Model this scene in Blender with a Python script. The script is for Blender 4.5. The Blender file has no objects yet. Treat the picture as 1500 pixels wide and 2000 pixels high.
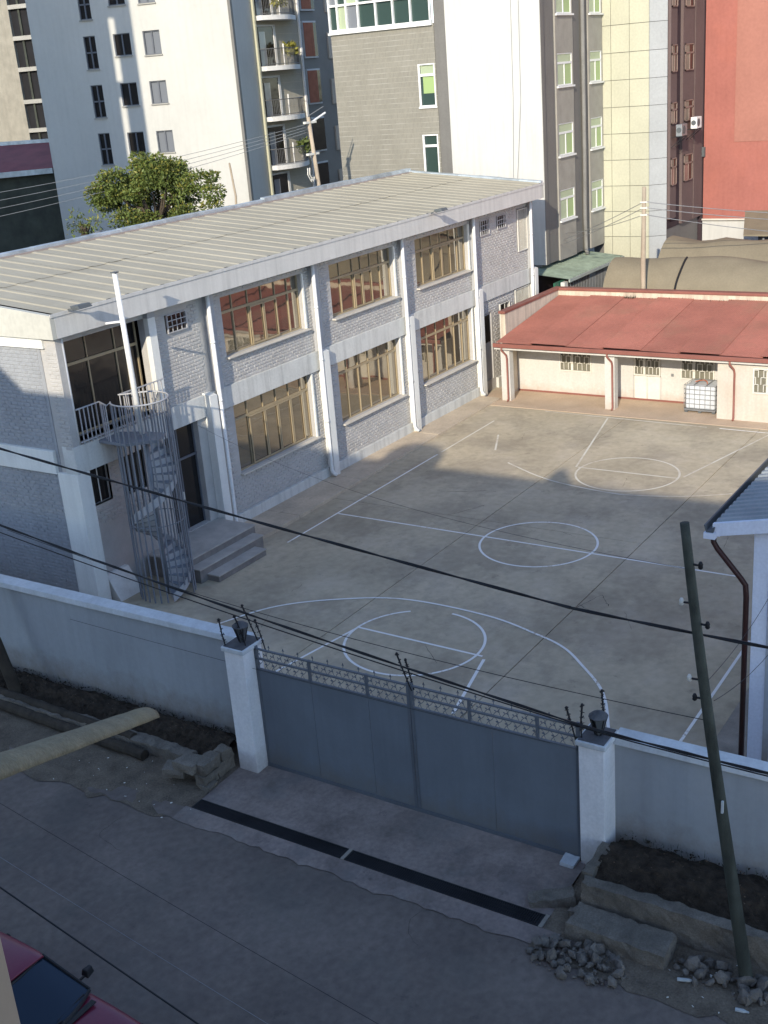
import bpy, math, random
from mathutils import Vector, Matrix, noise
random.seed(7)
R = random.random
S = bpy.context.scene
COL = S.collection

# ------------------------------------------------------------------ camera
cam_d = bpy.data.cameras.new("camera"); cam = bpy.data.objects.new("camera", cam_d); COL.objects.link(cam)
cam_d.sensor_fit = 'VERTICAL'; cam_d.sensor_height = 24.0; cam_d.lens = 24.0*2301.64/2000
cam_d.clip_start = 0.05; cam_d.clip_end = 2000
right = Vector((0.53648782, -0.84039991, -0.07686879))
down = Vector((-0.33263054, -0.12686761, -0.93448463))
fwd = Vector((0.77558864, 0.52690853, -0.3476056))
up = -down; back = -fwd
cam.matrix_world = Matrix(((right.x, up.x, back.x, 0), (right.y, up.y, back.y, 0), (right.z, up.z, back.z, 13.7), (0, 0, 0, 1)))
S.camera = cam
# ------------------------------------------------------------------ sky, sun, exposure
W = bpy.data.worlds.new("World"); S.world = W; W.use_nodes = True
nt = W.node_tree; nt.nodes.clear()
sky = nt.nodes.new('ShaderNodeTexSky'); sky.sky_type = 'NISHITA'; sky.sun_disc = False
sky.sun_elevation = math.radians(22.8); sky.sun_rotation = math.radians(253.3)
sky.altitude = 2300; sky.air_density = 1.0; sky.dust_density = 1.6; sky.ozone_density = 1.2
bg = nt.nodes.new('ShaderNodeBackground'); bg.inputs['Strength'].default_value = 0.15
wo = nt.nodes.new('ShaderNodeOutputWorld')
nt.links.new(sky.outputs[0], bg.inputs[0]); nt.links.new(bg.outputs[0], wo.inputs[0])
sl = bpy.data.lights.new("sun", 'SUN'); sl.energy = 2.35; sl.angle = math.radians(0.5); sl.color = (1.0, 0.90, 0.73)
so = bpy.data.objects.new("sun", sl); COL.objects.link(so)
so.rotation_euler = Vector((1, 0.30, -0.44)).to_track_quat('-Z', 'Y').to_euler()
S.view_settings.view_transform = 'Standard'; S.view_settings.look = 'None'
S.view_settings.gamma = 1; S.view_settings.exposure = 1.18; S.view_settings.use_curve_mapping = False

# ------------------------------------------------------------------ materials
MATS = {}
def mat(name, col, rough=.85, var=.12, scale=1.2, fine=.06, bump=.15, bscale=40, streak=0.0, metal=0.0, dirt=0.0, dirtcol=(.2, .16, .11), spec=.3, rand=0.0, splash=None, patch=0.0):
    if name in MATS: return MATS[name]
    m = bpy.data.materials.new(name); MATS[name] = m; m.use_nodes = True
    n = m.node_tree; N = n.nodes; L = n.links; N.clear()
    out = N.new('ShaderNodeOutputMaterial'); b = N.new('ShaderNodeBsdfPrincipled'); L.new(b.outputs[0], out.inputs[0])
    b.inputs['Roughness'].default_value = rough; b.inputs['Metallic'].default_value = metal
    b.inputs['Specular IOR Level'].default_value = spec
    geo = N.new('ShaderNodeNewGeometry')
    def noi(sc, det=4, vec=None, rg=.55):
        t = N.new('ShaderNodeTexNoise'); t.inputs['Scale'].default_value = sc; t.inputs['Detail'].default_value = det; t.inputs['Roughness'].default_value = rg
        L.new(vec if vec else geo.outputs['Position'], t.inputs['Vector']); return t.outputs['Fac']
    def ramp(f, lo, hi, a, c):
        r = N.new('ShaderNodeMapRange'); r.inputs[1].default_value = lo; r.inputs[2].default_value = hi; r.inputs[3].default_value = a; r.inputs[4].default_value = c
        L.new(f, r.inputs[0]); return r.outputs[0]
    def mul(a, c):
        q = N.new('ShaderNodeMath'); q.operation = 'MULTIPLY'; L.new(a, q.inputs[0]); L.new(c, q.inputs[1]); return q.outputs[0]
    v = mul(ramp(noi(scale, 5), .3, .7, 1-var, 1+var), ramp(noi(scale*14, 3), .3, .7, 1-fine, 1+fine))
    if rand:
        oi = N.new('ShaderNodeObjectInfo'); v = mul(v, ramp(oi.outputs['Random'], 0, 1, 1-rand, 1+rand))
    if streak:
        mp = N.new('ShaderNodeMapping'); mp.inputs['Scale'].default_value = (5, 5, .35); L.new(geo.outputs['Position'], mp.inputs[0])
        v = mul(v, ramp(noi(1.0, 5, mp.outputs[0]), .45, .75, 1, 1-streak))
    mx = N.new('ShaderNodeVectorMath'); mx.operation = 'SCALE'; mx.inputs[0].default_value = col[:3]; L.new(v, mx.inputs['Scale'])
    c = mx.outputs[0]
    if dirt:
        mm = N.new('ShaderNodeMix'); mm.data_type = 'RGBA'; mm.inputs['B'].default_value = (*dirtcol, 1)
        L.new(ramp(noi(.55, 6, rg=.65), .5, .72, 0, dirt), mm.inputs['Factor']); L.new(c, mm.inputs['A']); c = mm.outputs['Result']
    if patch:   # large repaired / dusty areas with fairly crisp edges
        mm = N.new('ShaderNodeMix'); mm.data_type = 'RGBA'; mm.blend_type = 'MULTIPLY'; mm.inputs['B'].default_value = (1-patch, 1-patch, 1-patch*.9, 1)
        f1 = ramp(noi(.33, 7, rg=.7), .47, .56, 0, 1); L.new(f1, mm.inputs['Factor']); L.new(c, mm.inputs['A']); c = mm.outputs['Result']
        mm = N.new('ShaderNodeMix'); mm.data_type = 'RGBA'; mm.blend_type = 'MULTIPLY'; mm.inputs['B'].default_value = (1-patch*1.3, 1-patch*1.3, 1-patch*1.2, 1)
        f1 = ramp(noi(1.7, 8, rg=.75), .60, .66, 0, 1); L.new(f1, mm.inputs['Factor']); L.new(c, mm.inputs['A']); c = mm.outputs['Result']
    if splash:  # mud splashed up from the ground
        sx = N.new('ShaderNodeSeparateXYZ'); L.new(geo.outputs['Position'], sx.inputs[0])
        ad = N.new('ShaderNodeMath'); ad.operation = 'MULTIPLY_ADD'; L.new(noi(2.2, 7, rg=.75), ad.inputs[0]); ad.inputs[1].default_value = -1.3; L.new(sx.outputs['Z'], ad.inputs[2])
        mm = N.new('ShaderNodeMix'); mm.data_type = 'RGBA'; mm.inputs['B'].default_value = (*splash[2], 1)
        L.new(ramp(ad.outputs[0], splash[0]-.65, splash[1]-.65, splash[3], 0), mm.inputs['Factor']); L.new(c, mm.inputs['A']); c = mm.outputs['Result']
    L.new(c, b.inputs['Base Color'])
    if bump:
        bp = N.new('ShaderNodeBump'); bp.inputs['Strength'].default_value = bump; bp.inputs['Distance'].default_value = .02
        L.new(noi(bscale, 4), bp.inputs['Height']); L.new(bp.outputs[0], b.inputs['Normal'])
    m['bsdf'] = b.name
    return m
def glass(name, col, metal=.85, rough=.04, wav=.012):
    if name in MATS: return MATS[name]
    m = bpy.data.materials.new(name); MATS[name] = m; m.use_nodes = True
    N = m.node_tree.nodes; L = m.node_tree.links; b = N['Principled BSDF']
    b.inputs['Base Color'].default_value = (*col, 1); b.inputs['Metallic'].default_value = metal; b.inputs['Roughness'].default_value = rough
    t = N.new('ShaderNodeTexNoise'); t.inputs['Scale'].default_value = 1.1
    g = N.new('ShaderNodeNewGeometry'); L.new(g.outputs['Position'], t.inputs['Vector'])
    bp = N.new('ShaderNodeBump'); bp.inputs['Strength'].default_value = .25; bp.inputs['Distance'].default_value = wav*3
    L.new(t.outputs['Fac'], bp.inputs['Height']); L.new(bp.outputs[0], b.inputs['Normal'])
    return m
def worn(name, paint, under, thr=.5, soft=.08, sc=6, rough=.8):
    m = bpy.data.materials.new(name); m.use_nodes = True; MATS[name] = m
    N = m.node_tree.nodes; L = m.node_tree.links; b = N['Principled BSDF']; b.inputs['Roughness'].default_value = rough
    g = N.new('ShaderNodeNewGeometry')
    def f(sc, lo, hi, det=6):
        t = N.new('ShaderNodeTexNoise'); t.inputs['Scale'].default_value = sc; t.inputs['Detail'].default_value = det; t.inputs['Roughness'].default_value = .7
        L.new(g.outputs['Position'], t.inputs['Vector'])
        r = N.new('ShaderNodeMapRange'); r.inputs[1].default_value = lo; r.inputs[2].default_value = hi; L.new(t.outputs['Fac'], r.inputs[0]); return r.outputs[0]
    a = f(sc, thr-soft, thr+soft); c = f(.45, .38, .5, 2)
    q = N.new('ShaderNodeMath'); q.operation = 'MAXIMUM'; L.new(a, q.inputs[0]); L.new(c, q.inputs[1])
    mm = N.new('ShaderNodeMix'); mm.data_type = 'RGBA'; mm.inputs['A'].default_value = (*under, 1); mm.inputs['B'].default_value = (*paint, 1)
    L.new(q.outputs[0], mm.inputs['Factor']); L.new(mm.outputs['Result'], b.inputs['Base Color'])
    return m

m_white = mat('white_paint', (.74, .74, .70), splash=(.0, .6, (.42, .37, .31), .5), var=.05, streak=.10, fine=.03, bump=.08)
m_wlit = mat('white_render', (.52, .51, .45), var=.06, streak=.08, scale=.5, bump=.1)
m_fascia = mat('fascia_paint', (.60, .585, .55), var=.05, streak=.18, fine=.03)
m_grey = mat('grey_wall_paint', (.40, .405, .415), var=.08, scale=.7, fine=.04, streak=.08)
m_brick = mat('grey_brick_paint', (.45, .435, .415), splash=(.2, .9, (.36, .34, .31), .35), var=.08, scale=2.5, fine=.08, bump=.5, bscale=60)
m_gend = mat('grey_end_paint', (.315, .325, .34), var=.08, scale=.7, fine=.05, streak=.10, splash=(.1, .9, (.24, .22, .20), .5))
m_band = mat('band_paint', (.58, .58, .55), var=.06, streak=.26)
m_roof = mat('roof_sheet_paint', (.43, .385, .285), rand=.03, rough=.6, var=.07, scale=.5, streak=0, fine=.04, bump=.03, dirt=.15, dirtcol=(.36, .32, .23))
m_flash = mat('galvanised_flashing', (.42, .47, .50), rand=.15, rough=.45, metal=.35, var=.25, scale=2.2, bump=.2, bscale=8)
m_frame = mat('tan_aluminium', (.36, .29, .185), rough=.5, metal=.1, var=.05, bump=0)
m_glass = glass('bronze_glass', (.35, .32, .27), metal=.88, wav=.004)
m_glass.node_tree.nodes['Principled BSDF'].inputs['Roughness'].default_value = .03
m_gdark = glass('dark_glass', (.02, .018, .018), metal=.2, rough=.12)
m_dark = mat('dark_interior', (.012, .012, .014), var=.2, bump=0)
m_sill = mat('stone_sill', (.58, .54, .47), var=.08)
m_pipe = mat('white_pvc', (.74, .74, .72), rough=.4, var=.04, bump=0, streak=.08)
m_rail = mat('grey_rail_paint', (.42, .42, .43), rough=.45, var=.08, bump=0)
m_stair = mat('grey_stair_steel', (.21, .225, .25), rough=.5, var=.12, bump=.05, dirt=.3, dirtcol=(.16, .15, .15))
m_court = mat('court_concrete', (.465, .395, .28), patch=.17, rand=.03, rough=.9, var=.16, scale=.28, fine=.10, bump=.25, bscale=25, dirt=.5, dirtcol=(.58, .50, .39))
m_walk = mat('walkway_concrete', (.52, .43, .32), patch=.12, rough=.9, var=.14, scale=.9, fine=.08, bump=.3, dirt=.3, dirtcol=(.42, .36, .28))
m_step = mat('step_concrete', (.34, .325, .30), rough=.9, var=.16, scale=1.6, bump=.3, dirt=.3, dirtcol=(.16, .16, .15))
m_joint = mat('joint_dark_soil', (.05, .045, .04), var=.3, bump=.3)  # dark tone of slab joints and cracks
m_line = worn('court_line_paint', (.85, .83, .78), (.50, .42, .315), thr=.44, soft=.05, sc=9)
m_linef = worn('court_line_paint_faded', (.68, .64, .54), (.50, .42, .315), thr=.52, soft=.12, sc=5)
m_asph = mat('asphalt', (.195, .158, .135), patch=.14, rough=.92, var=.16, scale=.45, fine=.14, bump=.5, bscale=70, dirt=.55, dirtcol=(.14, .13, .115))
m_dirt = mat('verge_dirt', (.16, .128, .095), rough=.95, var=.3, scale=2.0, fine=.25, bump=.8, bscale=30)
m_apron = mat('driveway_concrete', (.28, .225, .195), patch=.22, rough=.9, var=.28, scale=.8, fine=.14, bump=.4, dirt=.6, dirtcol=(.26, .255, .24))
m_kerb = mat('kerb_concrete', (.29, .26, .22), rough=.9, var=.22, scale=2, bump=.4)
m_soil = mat('dark_soil', (.045, .033, .023), rough=1, var=.5, scale=6, fine=.4, bump=1.0, bscale=50)
m_oldc = mat('old_concrete', (.19, .165, .135), rough=.95, var=.3, scale=2.5, fine=.2, bump=.6, dirt=.5, dirtcol=(.05, .047, .04))
m_rock = mat('broken_concrete', (.165, .145, .125), rough=.95, var=.28, scale=5, fine=.15, bump=.6)
m_wallp = mat('boundary_wall_paint', (.365, .385, .405), splash=(.3, 1.1, (.20, .16, .12), .75), rough=.8, var=.07, scale=.6, streak=.10, fine=.03)
m_cap = mat('wall_cap_white', (.62, .64, .65), rough=.8, var=.08, streak=.12, dirt=.45, dirtcol=(.36, .36, .35))
m_pillar = mat('pillar_white', (.85, .84, .84), splash=(.0, .7, (.35, .30, .25), .6), rough=.7, var=.05, streak=.06, dirt=.1, dirtcol=(.35, .36, .38))
m_gate = mat('gate_steel_blue', (.17, .195, .225), splash=(.0, .6, (.17, .15, .12), .55), rough=.5, var=.08, scale=.9, bump=.35, bscale=2.5, fine=.02, streak=.08)
m_gatef = mat('gate_bar_grey', (.13, .145, .165), rough=.5, var=.12, bump=0)
m_cap2 = mat('pillar_cap_concrete', (.10, .10, .105), var=.3, scale=4, bump=.5)
m_iron = mat('black_iron', (.018, .018, .02), rough=.6, var=.3, bump=.1)
m_wire = mat('cable_rubber', (.02, .02, .022), rough=.6, var=.1, bump=0)
m_wireg = mat('aluminium_wire', (.26, .265, .27), rough=.4, metal=.3, var=.1, bump=0)
m_pole = mat('creosoted_pole', (.062, .068, .055), rough=.85, var=.25, scale=3, streak=.45, bump=.5)
m_poleb = mat('brown_pole', (.060, .048, .036), rough=.9, var=.3, scale=3, streak=.4, bump=.5)
m_polec = mat('pale_pole', (.40, .33, .25), rough=.9, var=.15, streak=.2, bump=.2)
m_red = mat('red_roof_sheet', (.41, .16, .115), rand=.09, rough=.6, var=.14, scale=.6, fine=.08, bump=.05, dirt=.4, dirtcol=(.30, .19, .12))
m_redp = mat('red_brown_paint', (.24, .095, .075), rough=.5, var=.12, bump=0)
m_cream = mat('cream_house_wall', (.56, .55, .52), splash=(.0, .5, (.42, .30, .22), .5), var=.06, scale=.8, streak=.06, dirt=.12, dirtcol=(.5, .42, .32))
m_cream2 = mat('stained_house_wall', (.54, .49, .43), var=.08, scale=.8, streak=.10, dirt=.4, dirtcol=(.50, .40, .30))
m_para = mat('stained_parapet', (.58, .50, .40), var=.12, scale=1.5, streak=.35)
m_grille = mat('white_grille', (.66, .64, .58), rough=.5, var=.06, bump=0)
m_tank = mat('tank_plastic', (.55, .58, .62), rough=.35, var=.05, bump=.05)
m_cage = mat('cage_steel', (.28, .29, .30), rough=.4, metal=.5, var=.1, bump=0)
m_apt = mat('apartment_white', (.50, .495, .465), var=.05, scale=.3, streak=.06, fine=.02)
m_aptr = mat('apartment_side_grey', (.52, .44, .35), var=.08, scale=1, bump=.2, bscale=10)
m_tileb = mat('balcony_tile_wall', (.40, .37, .30), var=.08, scale=1)
m_tiled = mat('apartment_brown_grey', (.24, .225, .20), var=.08, scale=1)
m_balc = mat('balcony_white', (.66, .65, .63), var=.05)
m_railb = mat('balcony_iron', (.12, .12, .12), rough=.5, var=.2, bump=0)
m_cwin = mat('curtain_terracotta', (.35, .13, .075), var=.15, scale=3, bump=0)
m_wfr = mat('window_frame_dark', (.12, .13, .15), rough=.4, var=.1, bump=0)
m_gwin = glass('grey_curtain_glass', (.20, .215, .24), metal=.15, rough=.15)
m_green = glass('green_blind_glass', (.31, .42, .18), metal=.0, rough=.18)
m_greenl = glass('pale_green_glass', (.38, .44, .30), metal=.1, rough=.15)
m_gteal = glass('teal_glass', (.06, .10, .09), metal=.4, rough=.1)
m_al = mat('white_aluminium', (.72, .72, .70), rough=.4, var=.03, bump=0)
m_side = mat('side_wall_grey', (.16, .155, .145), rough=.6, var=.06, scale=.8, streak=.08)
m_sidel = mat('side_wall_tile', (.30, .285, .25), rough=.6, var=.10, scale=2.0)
m_bigw = mat('big_white_wall', (.53, .525, .50), var=.04, scale=.4, streak=.12, fine=.02, dirt=.06, dirtcol=(.6, .58, .52))
m_panel = mat('cream_panel', (.46, .45, .345), rand=.035, rough=.45, var=.05, scale=.7, bump=.03)
m_panels = mat('silver_panel', (.36, .37, .37), rand=.03, rough=.45, var=.05, scale=.7, bump=.03)
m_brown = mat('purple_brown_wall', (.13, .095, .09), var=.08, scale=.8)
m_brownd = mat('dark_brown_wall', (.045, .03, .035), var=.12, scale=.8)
m_redw = mat('red_render', (.34, .125, .10), var=.10, scale=.45, streak=.08, dirt=.25, dirtcol=(.46, .15, .10))
m_redw2 = mat('faded_red_render', (.34, .15, .115), var=.08, scale=.45)
m_tarp = mat('brown_tarpaulin', (.225, .19, .13), rough=.75, var=.10, scale=.9, bump=.3, bscale=5)
m_gsheet = mat('green_roof_sheet', (.19, .235, .185), rand=.08, rough=.55, var=.2, scale=2.5, dirt=.3, dirtcol=(.2, .22, .17))
m_gwall = mat('green_painted_steel', (.03, .13, .08), rough=.5, var=.15)
m_block = mat('concrete_block_wall', (.27, .25, .205), var=.12, scale=1.5, bump=.2, streak=.12)
m_slab = mat('bare_concrete', (.32, .31, .28), var=.12, scale=1)
m_shed = mat('shed_wall_dark', (.045, .05, .04), var=.3, scale=1.2, dirt=.4, dirtcol=(.07, .075, .05))
m_leaf = mat('leaf', (.095, .125, .030), rough=.55, var=.45, scale=1.2, fine=.4, bump=0)
m_leafy = mat('leaf_yellow', (.20, .19, .040), rough=.55, var=.3, scale=2, fine=.3, bump=0)
m_bark = mat('bark', (.07, .055, .04), var=.3, scale=8, bump=.6)
m_ridge = mat('mossy_ridge_sheet', (.19, .17, .115), rough=.95, var=.22, scale=4, fine=.2, bump=.5, dirt=.5, dirtcol=(.24, .19, .09))
m_tan = mat('tan_painted_wood', (.34, .27, .20), rough=.5, var=.06, bump=.05)
m_bldg = mat('cream_render', (.42, .40, .36), var=.08, scale=.5, streak=.1)
m_car = mat('maroon_car_paint', (.17, .02, .045), rough=.28, var=.06, scale=1.5, bump=0, spec=.6)
m_carg = glass('windscreen_glass', (.018, .030, .05), metal=.25, rough=.06)
m_tyre = mat('tyre_rubber', (.015, .015, .016), rough=.9, var=.1)
m_plas = mat('black_trim', (.02, .02, .022), rough=.5, var=.1, bump=0)
m_bluish = mat('pale_blue_wall', (.66, .69, .78), rough=.8, var=.05, streak=.05)
m_corr = mat('grey_roof_sheet', (.26, .285, .30), rough=.6, var=.12, scale=1.5, bump=.05)
m_maroon = mat('dark_maroon_pipe', (.045, .018, .016), rough=.45, var=.15, bump=0)
m_gutter = mat('dark_gutter', (.10, .11, .115), rough=.5, var=.15, bump=0)
m_ornr = mat('orange_plastic', (.5, .14, .06), rough=.5, var=.1, bump=0)
m_bottle = mat('clear_plastic_bottle', (.45, .48, .48), rough=.3, var=.1, bump=0)

# ------------------------------------------------------------------ mesh helpers
class MB:
    def __init__(s): s.v = []; s.f = []
    def add(s, vs, fs):
        o = len(s.v); s.v += [tuple(v) for v in vs]; s.f += [tuple(i+o for i in f) for f in fs]; return s
    def box(s, x0, x1, y0, y1, z0, z1):
        x0, x1 = min(x0, x1), max(x0, x1); y0, y1 = min(y0, y1), max(y0, y1); z0, z1 = min(z0, z1), max(z0, z1)
        return s.add([(x0, y0, z0), (x1, y0, z0), (x1, y1, z0), (x0, y1, z0), (x0, y0, z1), (x1, y0, z1), (x1, y1, z1), (x0, y1, z1)],
                     [(0, 3, 2, 1), (4, 5, 6, 7), (0, 1, 5, 4), (1, 2, 6, 5), (2, 3, 7, 6), (3, 0, 4, 7)])
    def prism(s, base, top):     # two equal-length loops
        n = len(base)
        return s.add(list(base)+list(top), [tuple(range(n-1, -1, -1)), tuple(range(n, 2*n))]+[(i, (i+1) % n, n+(i+1) % n, n+i) for i in range(n)])
    def extr(s, poly, vec):
        return s.prism(poly, [(p[0]+vec[0], p[1]+vec[1], p[2]+vec[2]) for p in poly])
    def bar(s, a, b, w, h=None):
        a = Vector(a); b = Vector(b); h = h or w; d = (b-a).normalized()
        u = d.cross(Vector((0, 0, 1)));
        if u.length < .05: u = Vector((1, 0, 0))
        u.normalize(); t = u.cross(d)
        q = [(u*w/2+t*h/2), (-u*w/2+t*h/2), (-u*w/2-t*h/2), (u*w/2-t*h/2)]
        return s.prism([a+k for k in q], [b+k for k in q])
    def tube(s, pts, r, n=6, caps=True):
        pts = [Vector(p) for p in pts]; k = len(pts); rr = r if isinstance(r, (list, tuple)) else [r]*k
        o = len(s.v); ref = None
        for i, p in enumerate(pts):
            d = (pts[min(i+1, k-1)]-pts[max(i-1, 0)]).normalized()
            if ref is None:
                ref = d.cross(Vector((0, 0, 1)))
                if ref.length < .1: ref = Vector((1, 0, 0))
            u = (ref-d*ref.dot(d)).normalized(); ref = u; w = d.cross(u)
            for j in range(n):
                a = 2*math.pi*j/n; s.v.append(tuple(p+(u*math.cos(a)+w*math.sin(a))*rr[i]))
        for i in range(k-1):
            for j in range(n):
                s.f.append((o+i*n+j, o+i*n+(j+1) % n, o+(i+1)*n+(j+1) % n, o+(i+1)*n+j))
        if caps:
            s.f.append(tuple(o+j for j in range(n-1, -1, -1))); s.f.append(tuple(o+(k-1)*n+j for j in range(n)))
        return s
    def lathe(s, c, prof, n=16):
        o = len(s.v)
        for r, z in prof:
            for j in range(n):
                a = 2*math.pi*j/n; s.v.append((c[0]+r*math.cos(a), c[1]+r*math.sin(a), c[2]+z))
        for i in range(len(prof)-1):
            for j in range(n): s.f.append((o+i*n+j, o+i*n+(j+1) % n, o+(i+1)*n+(j+1) % n, o+(i+1)*n+j))
        s.f.append(tuple(o+j for j in range(n-1, -1, -1))); s.f.append(tuple(o+(len(prof)-1)*n+j for j in range(n)))
        return s
    def mesh(s, name, m, smooth=False, origin=(0, 0, 0)):
        me = bpy.data.meshes.new(name)
        ox, oy, oz = origin
        me.from_pydata([(x-ox, y-oy, z-oz) for x, y, z in s.v], [], s.f)
        me.materials.append(m)
        if smooth: me.polygons.foreach_set('use_smooth', [True]*len(me.polygons))
        me.update(); return me
    def build(s, name, m, parent=None, smooth=False, bevel=0, stuff=False, label=None, origin=None):
        root = wpos(parent) if parent else (origin or (0, 0, 0))
        o = bpy.data.objects.new(name, s.mesh(name, m, smooth, root)); COL.objects.link(o)
        if parent: o.parent = parent
        else: o.location = root
        o['wp'] = list(root)
        if bevel:
            b = o.modifiers.new('bevel', 'BEVEL'); b.width = bevel; b.segments = 2; b.limit_method = 'ANGLE'
        if stuff: o['kind'] = 'stuff'
        if label: o['label'] = label
        return o
def wpos(o): return tuple(o['wp'])
def thing(name, label, cat, loc=(0, 0, 0), group=None):
    o = bpy.data.objects.new(name, None); COL.objects.link(o); o.location = loc; o['wp'] = list(loc); o.empty_display_size = .2
    o['label'] = label; o['category'] = cat
    if group: o['group'] = group
    return o
def tag(o, label, cat, group=None):
    o['label'] = label; o['category'] = cat
    if group: o['group'] = group
    return o
def struct(o): o['kind'] = 'structure'; return o
def inst(name, me, parent, loc, rot=(0, 0, 0), scale=(1, 1, 1)):
    o = bpy.data.objects.new(name, me); COL.objects.link(o); o.parent = parent; o.location = loc; o.rotation_euler = rot; o.scale = scale
    w = wpos(parent) if parent else (0, 0, 0)
    o['wp'] = [w[0]+loc[0], w[1]+loc[1], w[2]+loc[2]]
    return o
def bx(*a): return MB().box(*a)
def fbox(mb, o, U, u0, u1, n0, n1, z0, z1):   # box in a rotated frame: U along wall, Nn outward
    Nn = (U[1]*-1, U[0])
    P = lambda u, n, z: (o[0]+U[0]*u+Nn[0]*n, o[1]+U[1]*u+Nn[1]*n, z)
    mb.prism([P(u0, n0, z0), P(u1, n0, z0), P(u1, n1, z0), P(u0, n1, z0)], [P(u0, n0, z1), P(u1, n0, z1), P(u1, n1, z1), P(u0, n1, z1)]); return mb

# wall with rectangular holes, lying in plane y=Y (axis 'x' runs along) or x=X
def wallgrid(mb, a0, a1, z0, z1, holes, put):
    xs = sorted({a0, a1}|{h[0] for h in holes}|{h[1] for h in holes}); zs = sorted({z0, z1}|{h[2] for h in holes}|{h[3] for h in holes})
    xs = [x for x in xs if a0 <= x <= a1]; zs = [z for z in zs if z0 <= z <= z1]
    for i in range(len(xs)-1):
        run = None
        for j in range(len(zs)-1):
            cx = (xs[i]+xs[i+1])/2; cz = (zs[j]+zs[j+1])/2
            solid = not any(h[0] < cx < h[1] and h[2] < cz < h[3] for h in holes)
            if solid:
                if run is None: run = zs[j]
                if j == len(zs)-2: put(xs[i], xs[i+1], run, zs[j+1]); run = None
            elif run is not None: put(xs[i], xs[i+1], run, zs[j]); run = None

# ================================================================== GROUND
g = MB().add([(-600, -600, -.18), (900, -600, -.18), (900, 900, -.18), (-600, 900, -.18)], [(0, 1, 2, 3)])
struct(g.build('ground', m_dirt))
def sheet(name, x0, x1, y0, y1, z, m, nx=1, ny=1, amp=0, sc=1.0, fn=None, wob=0):
    mb = MB(); vs = []; fs = []
    for i in range(nx+1):
        for j in range(ny+1):
            x = x0+(x1-x0)*i/nx; y = y0+(y1-y0)*j/ny; h = z
            if amp: h += amp*noise.noise((x*sc, y*sc, 3.3))+amp*.5*noise.noise((x*sc*3, y*sc*3, 7.1))
            if fn: h += fn(x, y)
            if wob and i == 0: x += wob*noise.noise((y*.7, 4, 4))+wob*.5*noise.noise((y*3, 8, 8)); h = .0165
            vs.append((x, y, h))
    for i in range(nx):
        for j in range(ny):
            a = i*(ny+1)+j; fs.append((a, a+ny+1, a+ny+2, a+1))
    mb.add(vs, fs); return mb.build(name, m, smooth=bool(amp))
struct(sheet('road', -.6, 14.50, -60, 90, 0.0, m_asph, 30, 160, .005, .35))
ROAD = bpy.data.objects['road']
def rcrack(pts, w):
    mb = MB(); vs = []; fs = []
    for i, p in enumerate(pts):
        q = pts[min(i+1, len(pts)-1)]; o_ = pts[max(i-1, 0)]; dx, dy = q[0]-o_[0], q[1]-o_[1]; l = math.hypot(dx, dy) or 1; ww = w*(.4+R())
        vs += [(p[0]-dy/l*ww, p[1]+dx/l*ww, .017), (p[0]+dy/l*ww, p[1]-dx/l*ww, .017)]
        if i: k = 2*i; fs.append((k-2, k-1, k+1, k))
    mb.add(vs, fs).build('crack', m_joint, ROAD)
for (x, y, a, l) in ((13.2, 9.0, 1.5, 1.6), (12.8, 15.5, 1.2, 1.5)):
    P_ = [(x, y)]
    for k in range(int(l/.12)): a += (R()-.5)*1.3; x += .12*math.cos(a); y += .12*math.sin(a); P_.append((x, y))
    rcrack(P_, .003)
# concrete strip on the road side of the drain with a ragged outer edge
mb = MB(); ys = [7.0+i*.17 for i in range(50)]
vs = []; fs = []
for i, y in enumerate(ys):
    vs += [(14.51, y, .032), (14.12+.15*noise.noise((y*.9, 1, 0))+.09*noise.noise((y*4, 2, 0))-.05, y, .0165)]
    if i: k = 2*i; fs.append((k-2, k-1, k+1, k))
mb.add(vs, fs); struct(mb.build('drain_edge', m_apron))
struct(sheet('verge', 13.95, 17.2, 15.2, 90, .004, m_dirt, 20, 300, .05, 1.5, lambda x, y: .012, wob=.42))
struct(sheet('verge', 13.9, 17.2, -60, 7.35, .004, m_dirt, 20, 300, .05, 1.5, lambda x, y: .012, wob=.42))
dw = struct(sheet('driveway', 14.825, 17.0, 7.35, 15.22, .02, m_apron, 12, 40, .012, 1.1, lambda x, y: .02*(x-14.86)))
bx(16.50, 16.72, 7.5, 14.7, .02, .10).build('threshold', m_kerb, None); struct(COL.objects[-1] if False else bpy.data.objects['threshold'])

# ---- court slabs
COURT = thing('court_pavement', 'concrete', 'pavement'); del COURT['label'], COURT['category']; struct(COURT)
gap = .012
for (x0, x1, y0, y1) in ((17.2, 46.5, -30, 6.62), (17.2, 46.5, 6.62, 11.95), (17.2, 31.1, 11.95, 17.28), (31.1, 46.5, 11.95, 17.28), (17.2, 31.1, 17.28, 34), (31.1, 46.5, 17.28, 34)):
    bx(x0+gap, x1-gap, y0+gap, y1-gap, -.12, 0).build('slab', m_court, COURT, bevel=.006)
bx(17.2, 46.5, -30, 34, -.16, -.05).build('joint_fill', m_joint, COURT)
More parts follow.
